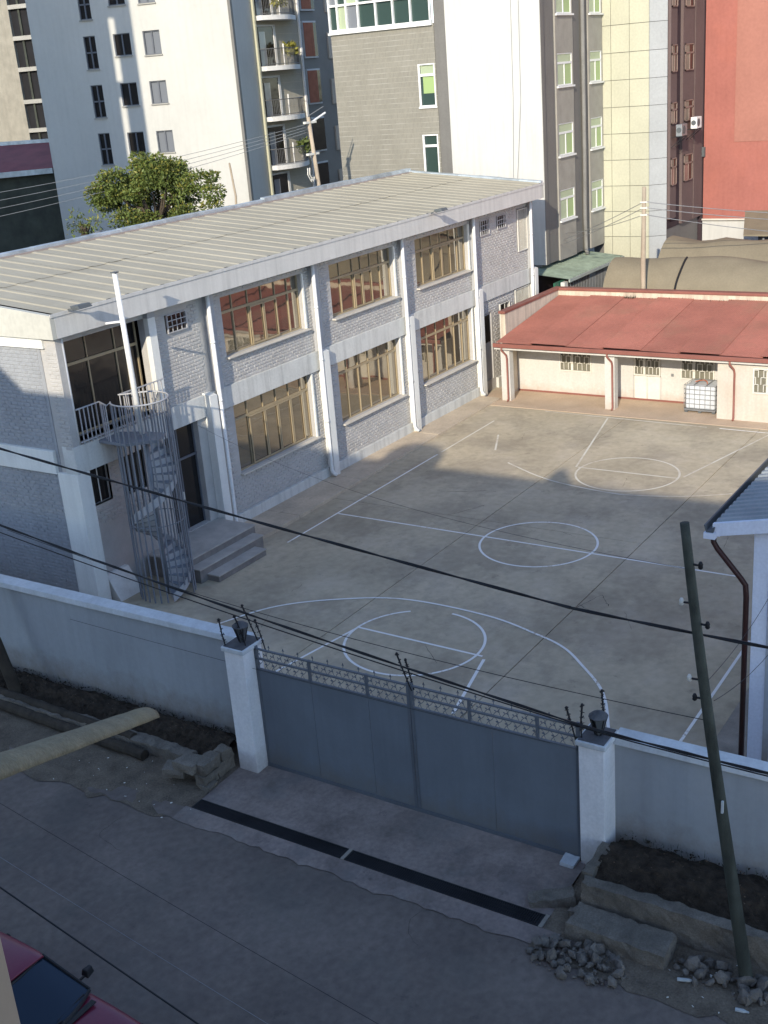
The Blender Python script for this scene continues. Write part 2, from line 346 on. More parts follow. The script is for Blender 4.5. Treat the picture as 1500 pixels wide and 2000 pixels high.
# fine cracks
def ribbon(pts, w, z, m, name, parent=None, wob=0):
    mb = MB(); vs = []; fs = []; P = [Vector((p[0], p[1], 0)) for p in pts]
    for i, p in enumerate(P):
        d = (P[min(i+1, len(P)-1)]-P[max(i-1, 0)]).normalized(); n = Vector((-d.y, d.x, 0))
        ww = w/2*(1+(wob*(R()-.5)))
        vs += [(p+n*ww)[:2]+(z,), (p-n*ww)[:2]+(z,)]
        if i: k = 2*i; fs.append((k-2, k-1, k+1, k))
    mb.add(vs, fs); return mb.build(name, m, parent)
def jag(a, b, n, amp):
    return [(a[0]+(b[0]-a[0])*i/n+(R()-.5)*amp, a[1]+(b[1]-a[1])*i/n+(R()-.5)*amp) for i in range(n+1)]
for a, b in (((26.2, 11.95), (27.3, 11.6)), ((27.3, 11.6), (26.7, 11.2)), ((26.5, 12.0), (26.25, 11.5)), ((31.1, 18.6), (32.3, 17.9)), ((33, 20), (33.7, 18.2))):
    ribbon(jag(a, b, 9, .06), .014, .003, m_joint, 'crack', COURT, 1.2)
for i in range(18):
    x = 20+R()*22; y = 8+R()*13; a = R()*6.28; l = .3+R()*.9
    ribbon(jag((x, y), (x+math.cos(a)*l, y+math.sin(a)*l), 6, .05), .008, .003, m_joint, 'crack', COURT, 1.2)
# ---- court lines
LW = .07
def seg(a, b, m=m_line, w=LW, z=.0045):
    n = max(2, int(math.dist(a, b)/.4)); ribbon([(a[0]+(b[0]-a[0])*i/n, a[1]+(b[1]-a[1])*i/n) for i in range(n+1)], w, z, m, 'painted_line', COURT)
def arc(c, r, a0, a1, m=m_line, w=LW, z=.0085, ry=None):
    n = max(8, int(abs(a1-a0)*r/.15)); ry = ry or r
    ribbon([(c[0]+r*math.cos(a0+(a1-a0)*i/n), c[1]+ry*math.sin(a0+(a1-a0)*i/n)) for i in range(n+1)], w, z, m, 'painted_line', COURT)
PI = math.pi
seg((27.1, 22.2), (36.6, 22.2)); seg((36.9, 22.2), (41.3, 22.22), m_linef)
seg((29.88, 22.15), (29.82, 8.6)); arc((29.95, 14.8), 1.78, 0, 2*PI)
seg((20.2, 7.25), (26.2, 7.3)); 
arc((36.87, 14.7), 1.78, 0, 2*PI, m_linef, z=.0085); seg((36.98, 16.6), (37.0, 12.9), m_linef)
arc((22.8, 14.88), 1.82, .6, 2*PI-.05)
seg((22.91, 16.69), (22.8, 12.9)); seg((22.91, 16.69), (18.4, 17.5)); seg((22.67, 12.79), (20.06, 12.2), w=.08)
seg((43.0, 17.96), (36.98, 16.67), m_linef); seg((37.19, 12.79), (43.0, 11.4), m_linef)
def poly(pts, m, z=.0125):
    out = []
    P = [Vector((p[0], p[1], 0)) for p in pts]; P = [P[0]*2-P[1]]+P+[P[-1]*2-P[-2]]
    for i in range(1, len(P)-2):
        for k in range(8):
            t = k/8; a, b, c, d = P[i-1:i+3]
            q = .5*((2*b)+(c-a)*t+(2*a-5*b+4*c-d)*t*t+(-a+3*b-3*c+d)*t**3); out.append((q.x, q.y))
    out.append(tuple(pts[-1])); ribbon(out, LW, z, m, 'painted_line', COURT)
poly([(36.6, 19.2), (36.43, 18.95), (35.61, 17.53), (35.17, 16.35), (34.86, 14.6), (34.91, 13.65), (35.39, 12.08), (36.13, 10.79)], m_linef)
poly([(19.0, 21.3), (21.27, 20.46), (23.07, 19.56), (24.3, 17.96), (24.92, 16.32), (24.88, 13.86), (24.41, 12.17), (24.03, 11.28), (23.4, 10.53), (22.3, 9.5), (20.5, 8.6)], m_line)
seg((43.2, 20.8), (43.0, 13.9), m_linef); seg((43.0, 13.4), (42.9, 8), m_line); seg((39.6, 21.15), (37.8, 20.35), m_linef)
# walkway along the classroom block
WK = thing('walkway', 'x', 'x'); del WK['label'], WK['category']; struct(WK)
for i, (x0, x1) in enumerate(((26.9, 29.0), (29.0, 32.9), (32.9, 38.6), (38.6, 44.3))):
    yy0 = 23.1+.09*max(0, x0-29)/3.5; yy1 = 23.1+.09*max(0, x1-29)/3.5
    MB().prism([(x0+.008, yy0, -.1), (x1-.008, yy1, -.1), (x1-.008, 24.7, -.1), (x0+.008, 24.7, -.1)],
               [(x0+.008, yy0, .13-.01*i), (x1-.008, yy1, .12-.01*i), (x1-.008, 24.7, .13-.01*i), (x0+.008, 24.7, .14-.01*i)]).build('slab', m_walk, WK, bevel=.015)
# red-tinted strip in front of the low house
struct(bx(43.35, 46.6, -30, 24.4, -.1, .018).build('pavement', mat('reddish_concrete', (.50, .38, .275), var=.12, scale=.9, dirt=.5, dirtcol=(.52, .44, .33), bump=.3)))

# ================================================================== SCHOOL
SC = thing('school_building', 'long two storey grey school block with pale ribbed roof beside the court', 'school', (20.9, 24.6, 0))
YW = 24.6; XE = 20.9; XF = 50.0; YB = 31.0
bays = [(28.06, 32.3), (34.0, 38.2), (39.85, 44.08)]
holes = [(21.2, 24.62, 4.85, 7.6), (25.5, 26.4, 6.95, 7.5), (21.55, 22.35, 2.85, 4.02), (22.95, 23.75, 2.75, 3.9), (24.75, 26.3, .7, 4.06)]
for a, b in bays: holes += [(a, b, 5.66, 7.55), (a, b, 1.75, 4.06)]
holes += [(45.2, 45.95, 6.9, 7.5), (46.75, 47.5, 6.98, 7.5), (48.7, 50.0-.15, 5.7, 7.55), (45.2, 45.9, .5, 3.5), (46.7, 47.6, 1.75, 3.7), (48.2, 49.85, 1.75, 4.06)]
mb = MB()
wallgrid(mb, XE+.02, XF, 0, 7.88, holes, lambda a, b, c, d: mb.box(a, b, YW, YW+.24, c, d))
mb.box(XF-.24, XF, YW+.24, YB, 0, 8.3); mb.box(XE+.24, XF-.24, YB-.24, YB, 0, 8.4)
mb.build('wall', m_brick, SC)
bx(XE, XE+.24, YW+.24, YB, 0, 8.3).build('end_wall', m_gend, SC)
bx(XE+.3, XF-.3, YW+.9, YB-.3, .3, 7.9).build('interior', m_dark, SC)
# brick relief
def bricks(a0, a1, z0, z1, put, holes=(), bl=.26, bh=.105):
    n = 0; row = 0; z = z0
    while z+bh*.6 < z1:
        x = a0-(bl/2 if row % 2 else 0)
        while x < a1-.04:
            xa = max(x, a0)+.007; xb = min(x+bl, a1)-.007; za = z+.006; zb = min(z+bh, z1)-.006
            if xb-xa > .05 and zb-za > .03 and not any(h[0]-.0 < xb and h[1] > xa and h[2] < zb and h[3] > za for h in holes):
                put(xa, xb, za, zb); n += 1
            x += bl
        z += bh; row += 1
    return n
def brick_front(mb, xa, xb, za, zb, y, s=-1):
    p = .013+.012*R(); j = lambda: (R()-.5)*.012
    b = [(xa, y, za), (xb, y, za), (xb, y, zb), (xa, y, zb)]; i = .016
    t = [(xa+i+j(), y-p+j(), za+i+j()*.6), (xb-i+j(), y-p+j(), za+i+j()*.6), (xb-i+j(), y-p+j(), zb-i+j()*.6), (xa+i+j(), y-p+j(), zb-i+j()*.6)]
    mb.add(b+t, [(4, 5, 6, 7), (0, 1, 5, 4), (1, 2, 6, 5), (2, 3, 7, 6), (3, 0, 4, 7)])
def brick_end(mb, ya, yb, za, zb, x):
    p = .012+.010*R(); j = lambda: (R()-.5)*.010; i = .014
    b = [(x, yb, za), (x, ya, za), (x, ya, zb), (x, yb, zb)]
    t = [(x-p+j(), yb-i, za+i), (x-p+j(), ya+i, za+i), (x-p+j(), ya+i, zb-i), (x-p+j(), yb-i, zb-i)]
    mb.add(b+t, [(4, 5, 6, 7), (0, 1, 5, 4), (1, 2, 6, 5), (2, 3, 7, 6), (3, 0, 4, 7)])
# the panel nearest the balcony: bricks one by one
bm_ = []
for k in range(8):
    q = MB(); brick_front(q, -.12, .12, -.043, .043, 0); bm_.append(q.mesh('brick', m_brick))
qh = MB(); brick_front(qh, -.055, .055, -.043, .043, 0); qh = qh.mesh('brick', m_brick)
def putb(xa, xb, za, zb):
    w = xb-xa
    inst('brick', random.choice(bm_) if w > .12 else qh, SC, ((xa+xb)/2-20.9, YW-24.6, (za+zb)/2), (0, 0, 0), (w/.24 if w > .12 else w/.11, 1, (zb-za)/.086))
bricks(24.95, 26.95, 4.78, 7.6, putb, [(25.4, 26.5, 6.85, 7.6)])
hb = [(h[0]-.06, h[1]+.06, h[2]-.08, h[3]+.02) for h in holes]
for k, (a0, a1, z0, z1) in enumerate([(27.5, 33.0, 4.78, 7.85), (33.35, 38.75, 4.78, 7.85), (39.1, 44.4, 4.78, 7.85), (44.75, 50, 4.78, 7.85), (27.5, 33.0, .48, 4.08), (33.35, 38.75, .48, 4.08), (39.1, 44.4, .48, 4.08), (44.75, 50, .48, 4.08), (21.4, 24.6, 2.2, 4.08)]):
    q = MB(); bricks(a0, a1, z0, z1, lambda a, b, c, d: brick_front(q, a, b, c, d, YW), hb)
    q.build('brick_panel', m_brick, SC, stuff=True)
for (z0, z1) in ((4.72, 7.55), (0, 3.98)):
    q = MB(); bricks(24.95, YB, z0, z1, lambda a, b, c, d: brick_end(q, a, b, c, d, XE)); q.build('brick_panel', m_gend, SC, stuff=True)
q = MB(); bricks(24.2, 24.62, 4.75, 7.5, lambda a, b, c, d: brick_end(q, a, b, c, d, 20.88)); q.build('brick_panel', m_brick, SC, stuff=True)
bx(20.88, 21.12, 24.18, 24.62, 4.72, 7.86).build('corner_pier', m_brick, SC)
bx(24.62, 24.93, 24.42, 24.6, 4.78, 7.6).build('window_jamb', m_white, SC, bevel=.01)
# bands, plinth
mb = MB(); mb.box(20.86, 24.7, 24.16, 24.62, 4.06, 4.84); mb.box(24.7, 50.1, 24.5, 24.62, 4.08, 4.77); mb.build('floor_band', m_band, SC, bevel=.01)
bx(20.80, 20.94, 24.95, YB+.1, 4.02, 4.68).build('floor_band', m_white, SC, bevel=.01)
mb = MB(); mb.box(26.95, 44.35, 24.47, 24.62, 0, .47); mb.box(46.1, 50, 24.47, 24.62, 0, .47); mb.build('plinth', m_band, SC, bevel=.01)
bx(20.83, 21.3, 24.16, 24.95, 0, 4.06).build('column', m_white, SC, bevel=.015)
MB().prism([(21.5, 24.0, 0), (22.4, 24.0, 0), (22.4, 24.6, 0), (21.5, 24.6, 0)], [(21.5, 24.45, .75), (22.4, 24.45, .75), (22.4, 24.6, .75), (21.5, 24.6, .75)]).build('sloped_base', m_white, SC, bevel=.02)
# lower buttresses with sloping heads
for i, x in enumerate((26.68, 32.82, 38.66, 44.36, 49.8)):
    w = .34 if i else .36
    zt = 4.80
    MB().prism([(x, 24.3, -.05), (x+w, 24.3, -.05), (x+w, 24.6, -.05), (x, 24.6, -.05)], [(x, 24.3, zt-.04), (x+w, 24.3, zt-.08), (x+w, 24.6, zt), (x, 24.6, zt+.03)]).build('buttress', m_white, SC, bevel=.012)
# upper strip piers (grey, slightly proud)
for x in (27.22, 32.74, 38.58, 44.28, 49.66):
    bx(x, x+.32, 24.42, 24.62, 4.77, 7.86).build('pier', m_grey, SC)
# eaves fascia and soffit
XA, XB = 20.7, 50.35
RS = .09
mb = MB()
mb.box(XA+.14, XB-.16, 24.0, 24.14, 7.86, 8.5)
mb.box(XA+.14, XB-.16, 24.14, 24.98, 7.88, 8.02)
mb.build('front_fascia', m_fascia, SC, bevel=.012)
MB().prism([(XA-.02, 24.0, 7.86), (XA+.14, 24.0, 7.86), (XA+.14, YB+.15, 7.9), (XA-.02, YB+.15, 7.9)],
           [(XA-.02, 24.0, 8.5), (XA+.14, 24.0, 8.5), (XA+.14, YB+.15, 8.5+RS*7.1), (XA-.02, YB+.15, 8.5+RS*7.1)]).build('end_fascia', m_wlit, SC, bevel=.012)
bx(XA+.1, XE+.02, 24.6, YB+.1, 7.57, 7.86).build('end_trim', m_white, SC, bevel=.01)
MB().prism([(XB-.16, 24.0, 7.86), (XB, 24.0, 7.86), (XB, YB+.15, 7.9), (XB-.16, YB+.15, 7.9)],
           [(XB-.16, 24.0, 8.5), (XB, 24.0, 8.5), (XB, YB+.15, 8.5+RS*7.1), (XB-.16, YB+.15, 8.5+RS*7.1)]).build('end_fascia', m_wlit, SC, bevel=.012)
# roof sheets: trapezoid ribs, two courses
def ribsheet(L, W_, nr, h=.035):
    prof = []; p = W_/nr
    for i in range(nr): prof += [(i*p, 0), (i*p+p*.60, 0), (i*p+p*.68, h), (i*p+p*.88, h), (i*p+p*.97, 0)]
    prof.append((W_, 0)); mb = MB(); n = len(prof)
    mb.add([(x, 0, z) for x, z in prof]+[(x, L, z) for x, z in prof], [(i, i+1, n+i+1, n+i) for i in range(n-1)]); return mb
SW = (XB-XA-.36)/41
me1 = ribsheet(3.62, SW, 1, .024).mesh('roof_sheet', m_roof); me2 = ribsheet(3.30, SW, 1, .024).mesh('roof_sheet', m_roof)
ang = math.atan(RS)
for i in range(41):
    x = XA+.18+i*SW-20.9
    inst('roof_sheet', me1, SC, (x, 24.02-24.6, 8.515+(R()-.5)*.006), (ang, 0, (R()-.5)*.002))
    inst('roof_sheet', me2, SC, (x, 27.55-24.6, 8.515+RS*3.53+.012+(R()-.5)*.006), (ang, 0, (R()-.5)*.002))
# rear gutter parapet of dented flashing, in lengths
zb = 8.515+RS*6.85
x = XA
i = 0
while x < XB-.1:
    L_ = min(1.6+R()*.8, XB-x); dz = (R()-.5)*.03+(.05 if 37 < x < 51 else 0); dy = (R()-.5)*.02
    MB().extr([(x, 30.98+dy, zb-.3), (x, 31.0+dy, zb+.15+dz), (x, 31.22+dy, zb+.17+dz), (x, 31.24+dy, zb-.3)], (L_-.01, 0, (R()-.5)*.02)).build('ridge_flashing', m_flash, SC)
    x += L_
bx(XA+.1, XB-.1, 30.83, 30.98, zb-.05, zb+.055).build('gutter_strip', mat('dusty_pink_gutter', (.34, .28, .25), var=.15), SC)
y = 24.05
while y < 31.2:
    L_ = min(.9+R()*.5, 31.3-y); z = 8.5+RS*(y-24)
    MB().extr([(XB-.2, y, z+.01), (XB-.19, y, z+.09+R()*.02), (XB+.03, y, z+.10+R()*.03), (XB+.035, y, z-.04)], (0, L_-.01, RS*L_)).build('verge_flashing', m_flash, SC)
    y += L_
bx(XA+.0, XB, 23.975, 23.998, 8.44, 8.53).build('eaves_trim', m_fascia, SC)
# downpipes
for i, (x, z0) in enumerate(((27.2, .12), (32.70, .12), (38.52, .10), (44.2, .10), (49.6, .1))):
    MB().tube([(x, 24.34, 7.88), (x, 24.34, z0+.28), (x+.02, 24.30, z0+.15), (x+.08, 24.2, z0+.07)], .07, 10).build('downpipe', m_pipe, SC, smooth=True)
    for z in (2.2, 4.45, 6.3): MB().tube([(x, 24.34, z), (x, 24.34, z+.06)], .082, 10).build('pipe_bracket', m_pipe, SC, smooth=True)
MB().tube([(21.12, 24.26, 7.87), (21.12, 24.26, 4.84)], .085, 12).build('balcony_post', m_pipe, SC, smooth=True)
# classroom windows
def swindow(x0, x1, z0, z1, cols, tz, gm=m_glass, yf=24.78, opener=(), fw=.05):
    w = MB()
    w.box(x0, x1, yf-.03, yf+.03, z0, z0+fw); w.box(x0, x1, yf-.03, yf+.03, z1-fw, z1); w.box(x0, x0+fw, yf-.03, yf+.03, z0+fw, z1-fw); w.box(x1-fw, x1, yf-.03, yf+.03, z0+fw, z1-fw)
    zt = z0+(z1-z0)*tz
    w.box(x0+fw, x1-fw, yf-.035, yf+.03, zt-.04, zt+.04)
    xs = [x0+(x1-x0)*c for c in cols]
    for x in xs: w.box(x-.022, x+.022, yf-.03, yf+.03, z0+fw, zt-.04); w.box(x-.016, x+.016, yf-.025, yf+.025, zt+.04, z1-fw)
    f = w.build('window', m_frame, SC)
    E_ = [x0+fw]+xs+[x1-fw]
    for i in range(len(E_)-1):
        for (a, b) in ((z0+fw, zt-.04), (zt+.04, z1-fw)):
            low = a < zt; dy = -.03 if (i in opener and low) else .01
            p = MB().add([(-(E_[i+1]-E_[i])/2, 0, -(b-a)/2), ((E_[i+1]-E_[i])/2, 0, -(b-a)/2), ((E_[i+1]-E_[i])/2, 0, (b-a)/2), (-(E_[i+1]-E_[i])/2, 0, (b-a)/2)], [(0, 1, 2, 3)])
            o = inst('pane', p.mesh('pane', gm), f, ((E_[i]+E_[i+1])/2-20.9, yf+dy-24.6, (a+b)/2), ((R()-.5)*.008, 0, (R()-.5)*.012))
            if i in opener and low:
                s = MB(); X0, X1 = E_[i]+.01, E_[i+1]-.01; s.box(X0, X1, yf-.075, yf-.045, a, a+.05); s.box(X0, X1, yf-.075, yf-.045, b-.05, b); s.box(X0, X0+.045, yf-.075, yf-.045, a+.05, b-.05); s.box(X1-.045, X1, yf-.075, yf-.045, a+.05, b-.05)
                s.build('sash', m_frame, f)
    bx(x0-.06, x1+.08, 24.44, 24.84, z0-.06, z0-.005).build('sill', m_sill, f, bevel=.008)
    # far jamb reveal only, sunlight put into its white colour, proud of bricks
    bx(x1+.001, x1+.07, 24.535, 24.84, z0, z1-.002).build('reveal', m_white, f)
    return f
C6 = [1/6, 2/6, .5, 4/6, 5/6]
swindow(28.06, 32.3, 5.66, 7.55, [.17, .36, .53, .70, .86], .72, opener=(2, 3))
swindow(34.0, 38.2, 5.66, 7.55, [.2, .4, .53, .68, .83], .70, opener=(2, 3))
swindow(39.85, 44.08, 5.66, 7.55, [.18, .36, .53, .70, .85], .72, opener=(2, 3))
swindow(28.06, 32.3, 1.75, 4.06, [.2, .40, .57, .74, .90], .76, opener=(1, 2, 3, 4))
swindow(34.0, 38.2, 1.75, 4.06, [.18, .36, .53, .70, .86], .78)
swindow(39.85, 44.08, 1.75, 4.06, [.17, .35, .53, .70, .86], .78)
# balcony window wall
swindow(21.2, 24.62, 4.86, 7.6, [.12, .42, .74, .86], .73, gm=m_gdark, yf=25.0)
bx(24.625, 24.93, 24.42, 25.0, 7.6, 7.87).build('reveal', m_grey, SC)
bx(21.1, 24.62, 24.2, 25.0, 4.84, 4.855).build('balcony_floor', m_step, SC)
# grilled little windows
def grille(x0, x1, z0, z1, nx, nz, y=24.52, m=m_rail, r=.012):
    f = MB(); f.box(x0-.03, x1+.03, y, y+.05, z0-.03, z0); f.box(x0-.03, x1+.03, y, y+.05, z1, z1+.03); f.box(x0-.03, x0, y, y+.05, z0, z1); f.box(x1, x1+.03, y, y+.05, z0, z1)
    f = f.build('window', m, SC)
    bx(x0, x1, y+.12, y+.14, z0, z1).build('pane', m_gdark, f)
    for i in range(1, nx): bx(x0+(x1-x0)*i/nx-r, x0+(x1-x0)*i/nx+r, y+.02, y+.04, z0, z1).build('grille_bar', m, f)
    for i in range(1, nz): bx(x0, x1, y+.005, y+.02, z0+(z1-z0)*i/nz-r, z0+(z1-z0)*i/nz+r).build('grille_bar', m, f)
    return f
grille(25.55, 26.35, 6.98, 7.48, 4, 3); grille(45.2, 45.95, 6.9, 7.5, 4, 3); grille(46.75, 47.5, 6.98, 7.5, 4, 3)
grille(48.7, 49.6, 5.7, 7.5, 9, 1, m=m_grille, r=.008); grille(48.2, 49.6, 1.9, 4.0, 12, 1, m=m_grille, r=.008)
grille(46.7, 47.6, 1.75, 3.65, 2, 1, m=m_grille, y=24.54); grille(21.55, 22.35, 2.85, 4.0, 2, 1, m=m_white, y=24.6); grille(22.95, 23.75, 2.75, 3.88, 2, 1, m=m_frame, y=24.6)
# far door and main entrance
d = bx(45.22, 45.88, 24.66, 24.72, .5, 3.48).build('door', m_grey, SC); bx(45.3, 45.8, 24.645, 24.66, 2.2, 3.4).build('door_glass', m_gdark, d)
d = bx(24.75, 26.3, 24.84, 24.9, .7, 4.06).build('door', m_gdark, SC)
for x in (24.78, 25.5, 26.27): bx(x-.025, x+.025, 24.80, 24.84, .7, 4.0).build('door_frame', m_wfr, d)
bx(24.75, 26.3, 24.79, 24.84, 2.95, 3.02).build('door_frame', m_wfr, d); bx(25.42, 25.46, 24.76, 24.80, 1.7, 1.95).build('handle', m_grille, d)
# porch and steps
ST = thing('entrance_steps', 'grey concrete porch with three steps before the dark doorway', 'steps', (24.8, 23.4, 0))
m_tread = mat('lit_tread_tone', (.42, .395, .355), rough=.9, var=.14, scale=2.5, bump=.25, dirt=.4, dirtcol=(.30, .28, .25))  # tread tops coloured lighter, as if catching the light
m_riser = mat('shaded_riser_tone', (.215, .20, .185), rough=.9, var=.2, scale=3, bump=.3)  # darker base colour stands in for shade on the risers
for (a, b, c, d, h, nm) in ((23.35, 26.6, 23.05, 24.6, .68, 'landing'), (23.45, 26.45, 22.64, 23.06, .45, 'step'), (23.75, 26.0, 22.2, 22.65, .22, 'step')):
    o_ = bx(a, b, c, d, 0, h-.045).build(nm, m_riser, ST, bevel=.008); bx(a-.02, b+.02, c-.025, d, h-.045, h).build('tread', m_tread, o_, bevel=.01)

# ---- balcony railing and spiral stair
CX, CY, CR = 22.53, 23.10, .79
SP = thing('spiral_staircase', 'grey steel spiral stair in a cage of tall vertical bars', 'staircase', (CX, CY, 0))
cp = lambda a, r=CR, z=0.: (CX+r*math.cos(a), CY+r*math.sin(a), z)
nb = 26
for i in range(nb):
    a = 2*PI*i/nb
    if .9 < a < 2.3: z0, z1 = 2.4, 4.7
    else: z0, z1 = (.05, 5.85)
    if 2.3 <= a < 3.0: z1 = 5.85
    if a > 4.1 and a < 4.9: z0 = .45
    bx(cp(a)[0]-.017, cp(a)[0]+.017, cp(a)[1]-.017, cp(a)[1]+.017, z0, z1).build('bar', m_stair, SP)
for z, a0, a1 in ((5.87, -4.0, .75), (2.35, 0, 2*PI)):
    n = 40; MB().tube([cp(a0+(a1-a0)*i/n, CR, z) for i in range(n+1)], .024 if z > 5 else .014, 6).build('ring', m_rail if z > 5 else m_stair, SP, smooth=True)
MB().tube([cp(0, 0, 0), cp(0, 0, 4.9)], .065, 10).build('centre_pole', m_stair, SP, smooth=True)
nt_ = 24
for i in range(nt_):
    a = -2.2+i*(2*PI*1.55/nt_); z = .2+i*4.6/nt_; da = .42
    MB().extr([cp(a, .06, z), cp(a, CR-.04, z), cp(a+da/2, CR-.03, z), cp(a+da, CR-.04, z), cp(a+da, .06, z)], (0, 0, .03)).build('tread', m_stair, SP)
    MB().extr([cp(a, .07, z-.17), cp(a, CR-.05, z-.17), cp(a, CR-.05, z), cp(a, .07, z)], (.012, .012, 0)).build('riser', m_rail, SP)
MB().prism([(21.75, 23.15, 4.72), (22.4, 22.45, 4.72), (23.0, 22.75, 4.72), (22.9, 23.4, 4.72), (22.6, 24.2, 4.72), (21.8, 24.2, 4.72)], [(21.75, 23.15, 4.80), (22.4, 22.45, 4.80), (23.0, 22.75, 4.80), (22.9, 23.4, 4.80), (22.6, 24.2, 4.80), (21.8, 24.2, 4.80)]).build('platform', m_stair, SP)
n = 24
for r_, w_ in ((CR-.02, .1),):
    vs = []; fs = []
    for i in range(n*2+1):
        a = -2.2+i*(2*PI*1.55/(n*2)); z = .12+i*4.6/(n*2)
        vs += [cp(a, CR-.03, z-.1), cp(a, CR-.03, z+.16)]
        if i: k = 2*i; fs.append((k-2, k, k+1, k-1))
    MB().add(vs, fs).build('stringer', m_rail, SP)
BR = thing('balcony_railing', 'grey steel railing with thin uprights along the upper floor balcony', 'railing', (21.1, 24.1, 4.84))
YR = 24.12
q = MB(); q.bar((21.12, YR, 5.85), (22.0, YR, 5.85), .045, .03); q.build('handrail', m_rail, BR)
MB().tube([(22.0, YR, 5.85), (21.72, 23.55, 5.86), cp(-3.9, CR, 5.87)], .022, 6).build('handrail', m_rail, BR)
MB().bar((22.75, YR, 5.85), (24.62, YR, 5.85), .045, .03).build('handrail', m_rail, BR)
MB().bar((22.75, YR, 5.85), (23.25, 23.45, 5.87), .04, .03).build('handrail', m_rail, BR)
for i in range(22):
    x = 21.25+i*.155
    if 22.05 < x < 22.7: continue
    bx(x-.013, x+.013, YR-.013, YR+.013, 4.84, 5.84).build('baluster', m_rail, BR)
for i in range(1, 5):
    x = 22.75+.125*i; y = YR-.167*i; bx(x-.012, x+.012, y-.012, y+.012, 4.8, 5.85).build('baluster', m_rail, BR)
for i in range(1, 4):
    x = 22.0-.07*i; y = YR-.15*i; bx(x-.012, x+.012, y-.012, y+.012, 4.8, 5.85).build('baluster', m_rail, BR)
MB().bar((21.12, YR, 4.93), (24.62, YR, 4.93), .03, .03).build('bottom_rail', m_rail, BR)
FP = thing('flagpole', 'tall white steel pole standing up through the middle of the spiral stair', 'pole', (22.36, 23.15, 4.9))
MB().tube([(22.45, 23.12, 4.9), (22.40, 23.12, 7.2), (22.36, 23.12, 9.34)], [.085, .078, .068], 12).build('mast', m_pipe, FP, smooth=True)
MB().box(22.28, 22.44, 23.04, 23.20, 9.34, 9.37).build('cap', m_gutter, FP)
MB().bar((22.4, 23.12, 8.05), (22.18, 23.55, 8.02), .06, .05).build('side_arm', m_pipe, FP)
# floodlights on the eaves
def flood(x, lab, s=1):
    t = thing('floodlight', lab, 'floodlight', (x, 24.0, 8.5), 'floodlights on the school eaves')
    MB().bar((x, 24.0, 8.50), (x+.05, 23.72, 8.62), .04).build('bracket', m_gutter, t)
    a = Vector((x+.06, 23.7, 8.6))
    MB().prism([a+Vector(p) for p in ((-.2, -.02, -.06), (.2, -.02, -.06), (.2, .06, .06), (-.2, .06, .06))], [a+Vector(p) for p in ((-.24, -.34, .0), (.24, -.34, .0), (.22, -.26, .1), (-.22, -.26, .1))]).build('lamp_head', m_gutter, t, bevel=.01)
flood(21.35, 'slim dark floodlight on the eaves above the balcony'); flood(40.2, 'small floodlight on the eaves near the far end of the school')

# ================================================================== LOW HOUSE with the red roof
HX, EZ = 43.9, 2.62
H = thing('low_house', 'long single storey cream house with rusty red sheet roof across the court', 'house', (45.9, 10, 0))
rs = (3.42-EZ)/(50.3-HX)
hh = [(19.87, 21.35, 1.05, 2.1), (16.8, 18.0, 0.02, 2.12), (14.55, 15.95, 1.05, 2.1)]
mb = MB(); wallgrid(mb, 13.9, 23.38, 0, 2.75, hh, lambda a, b, c, d: mb.box(45.9, 46.1, a, b, c, d)); mb.build('wall', m_cream, H)
h2 = [(11.1, 12.52, 1.15, 2.15), (6.5, 7.9, 1.15, 2.15), (2, 3.2, 1.15, 2.15), (-4, -2.6, 1.15, 2.15)]
mb = MB(); wallgrid(mb, -12, 13.9, 0, 2.5, h2, lambda a, b, c, d: mb.box(44.2, 44.4, a, b, c, d)); mb.box(44.4, 46.1, 13.7, 13.9, 0, 2.5); mb.box(46.1, 50.3, -12, -11.8, 0, 2.6); mb.build('wall', m_cream2, H)
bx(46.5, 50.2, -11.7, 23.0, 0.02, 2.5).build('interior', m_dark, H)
MB().prism([(44.9, 23.4, 0), (50.5, 23.4, 0), (50.5, 23.62, 0), (44.9, 23.62, 0)], [(44.9, 23.4, 3.66), (50.5, 23.4, 3.66), (50.5, 23.62, 3.66), (44.9, 23.62, 3.66)]).build('parapet', m_para, H)
bx(50.35, 50.55, -12, 23.4, 0, 3.66).build('parapet', m_para, H)
mb = MB(); mb.box(44.8, 50.65, 23.36, 23.68, 3.66, 3.78); mb.box(50.28, 50.66, -12, 23.36, 3.66, 3.78); mb.build('coping', m_redp, H, bevel=.02)
bx(45.875, 45.9, 13.92, 23.36, 0.02, .09).build('skirting', m_redp, H)
mb = MB()
y = 23.38; k = 0
Lr = math.hypot(50.33-HX, .01+rs*(50.33-HX))
def corr(L, Wd, pitch=.076, amp=.009):
    n = int(Wd/pitch*4); mb = MB(); vs = []
    for i in range(n+1):
        yy = Wd*i/n; z = amp*math.sin(2*PI*yy/pitch); vs += [(0, -yy, z), (L, -yy, z)]
    mb.add(vs, [(2*i, 2*i+2, 2*i+3, 2*i+1) for i in range(n)]); return mb
cm = corr(Lr, 1.66).mesh('roof_sheet', m_red)
while y > -12:
    inst('roof_sheet', cm, H, (HX-.0-45.9, y-10, EZ+.045*(k % 2)+.012), (.010, -math.atan(rs), (R()-.5)*.004))
    y -= 1.6; k += 1
bx(43.82, 43.95, -12, 23.5, 2.43, 2.6).build('gutter', m_redp, H, bevel=.02)
bx(43.96, 44.04, -12, 23.5, 2.32, 2.52).build('fascia_board', m_cream, H)
bx(44.04, 45.9, 13.9, 23.38, 2.40, 2.44).build('soffit', m_cream, H)
for y0 in (22.9, 18.14): bx(44.18, 44.55, y0, y0+.42, 0, 2.4).build('pillar', m_cream, H, bevel=.01)
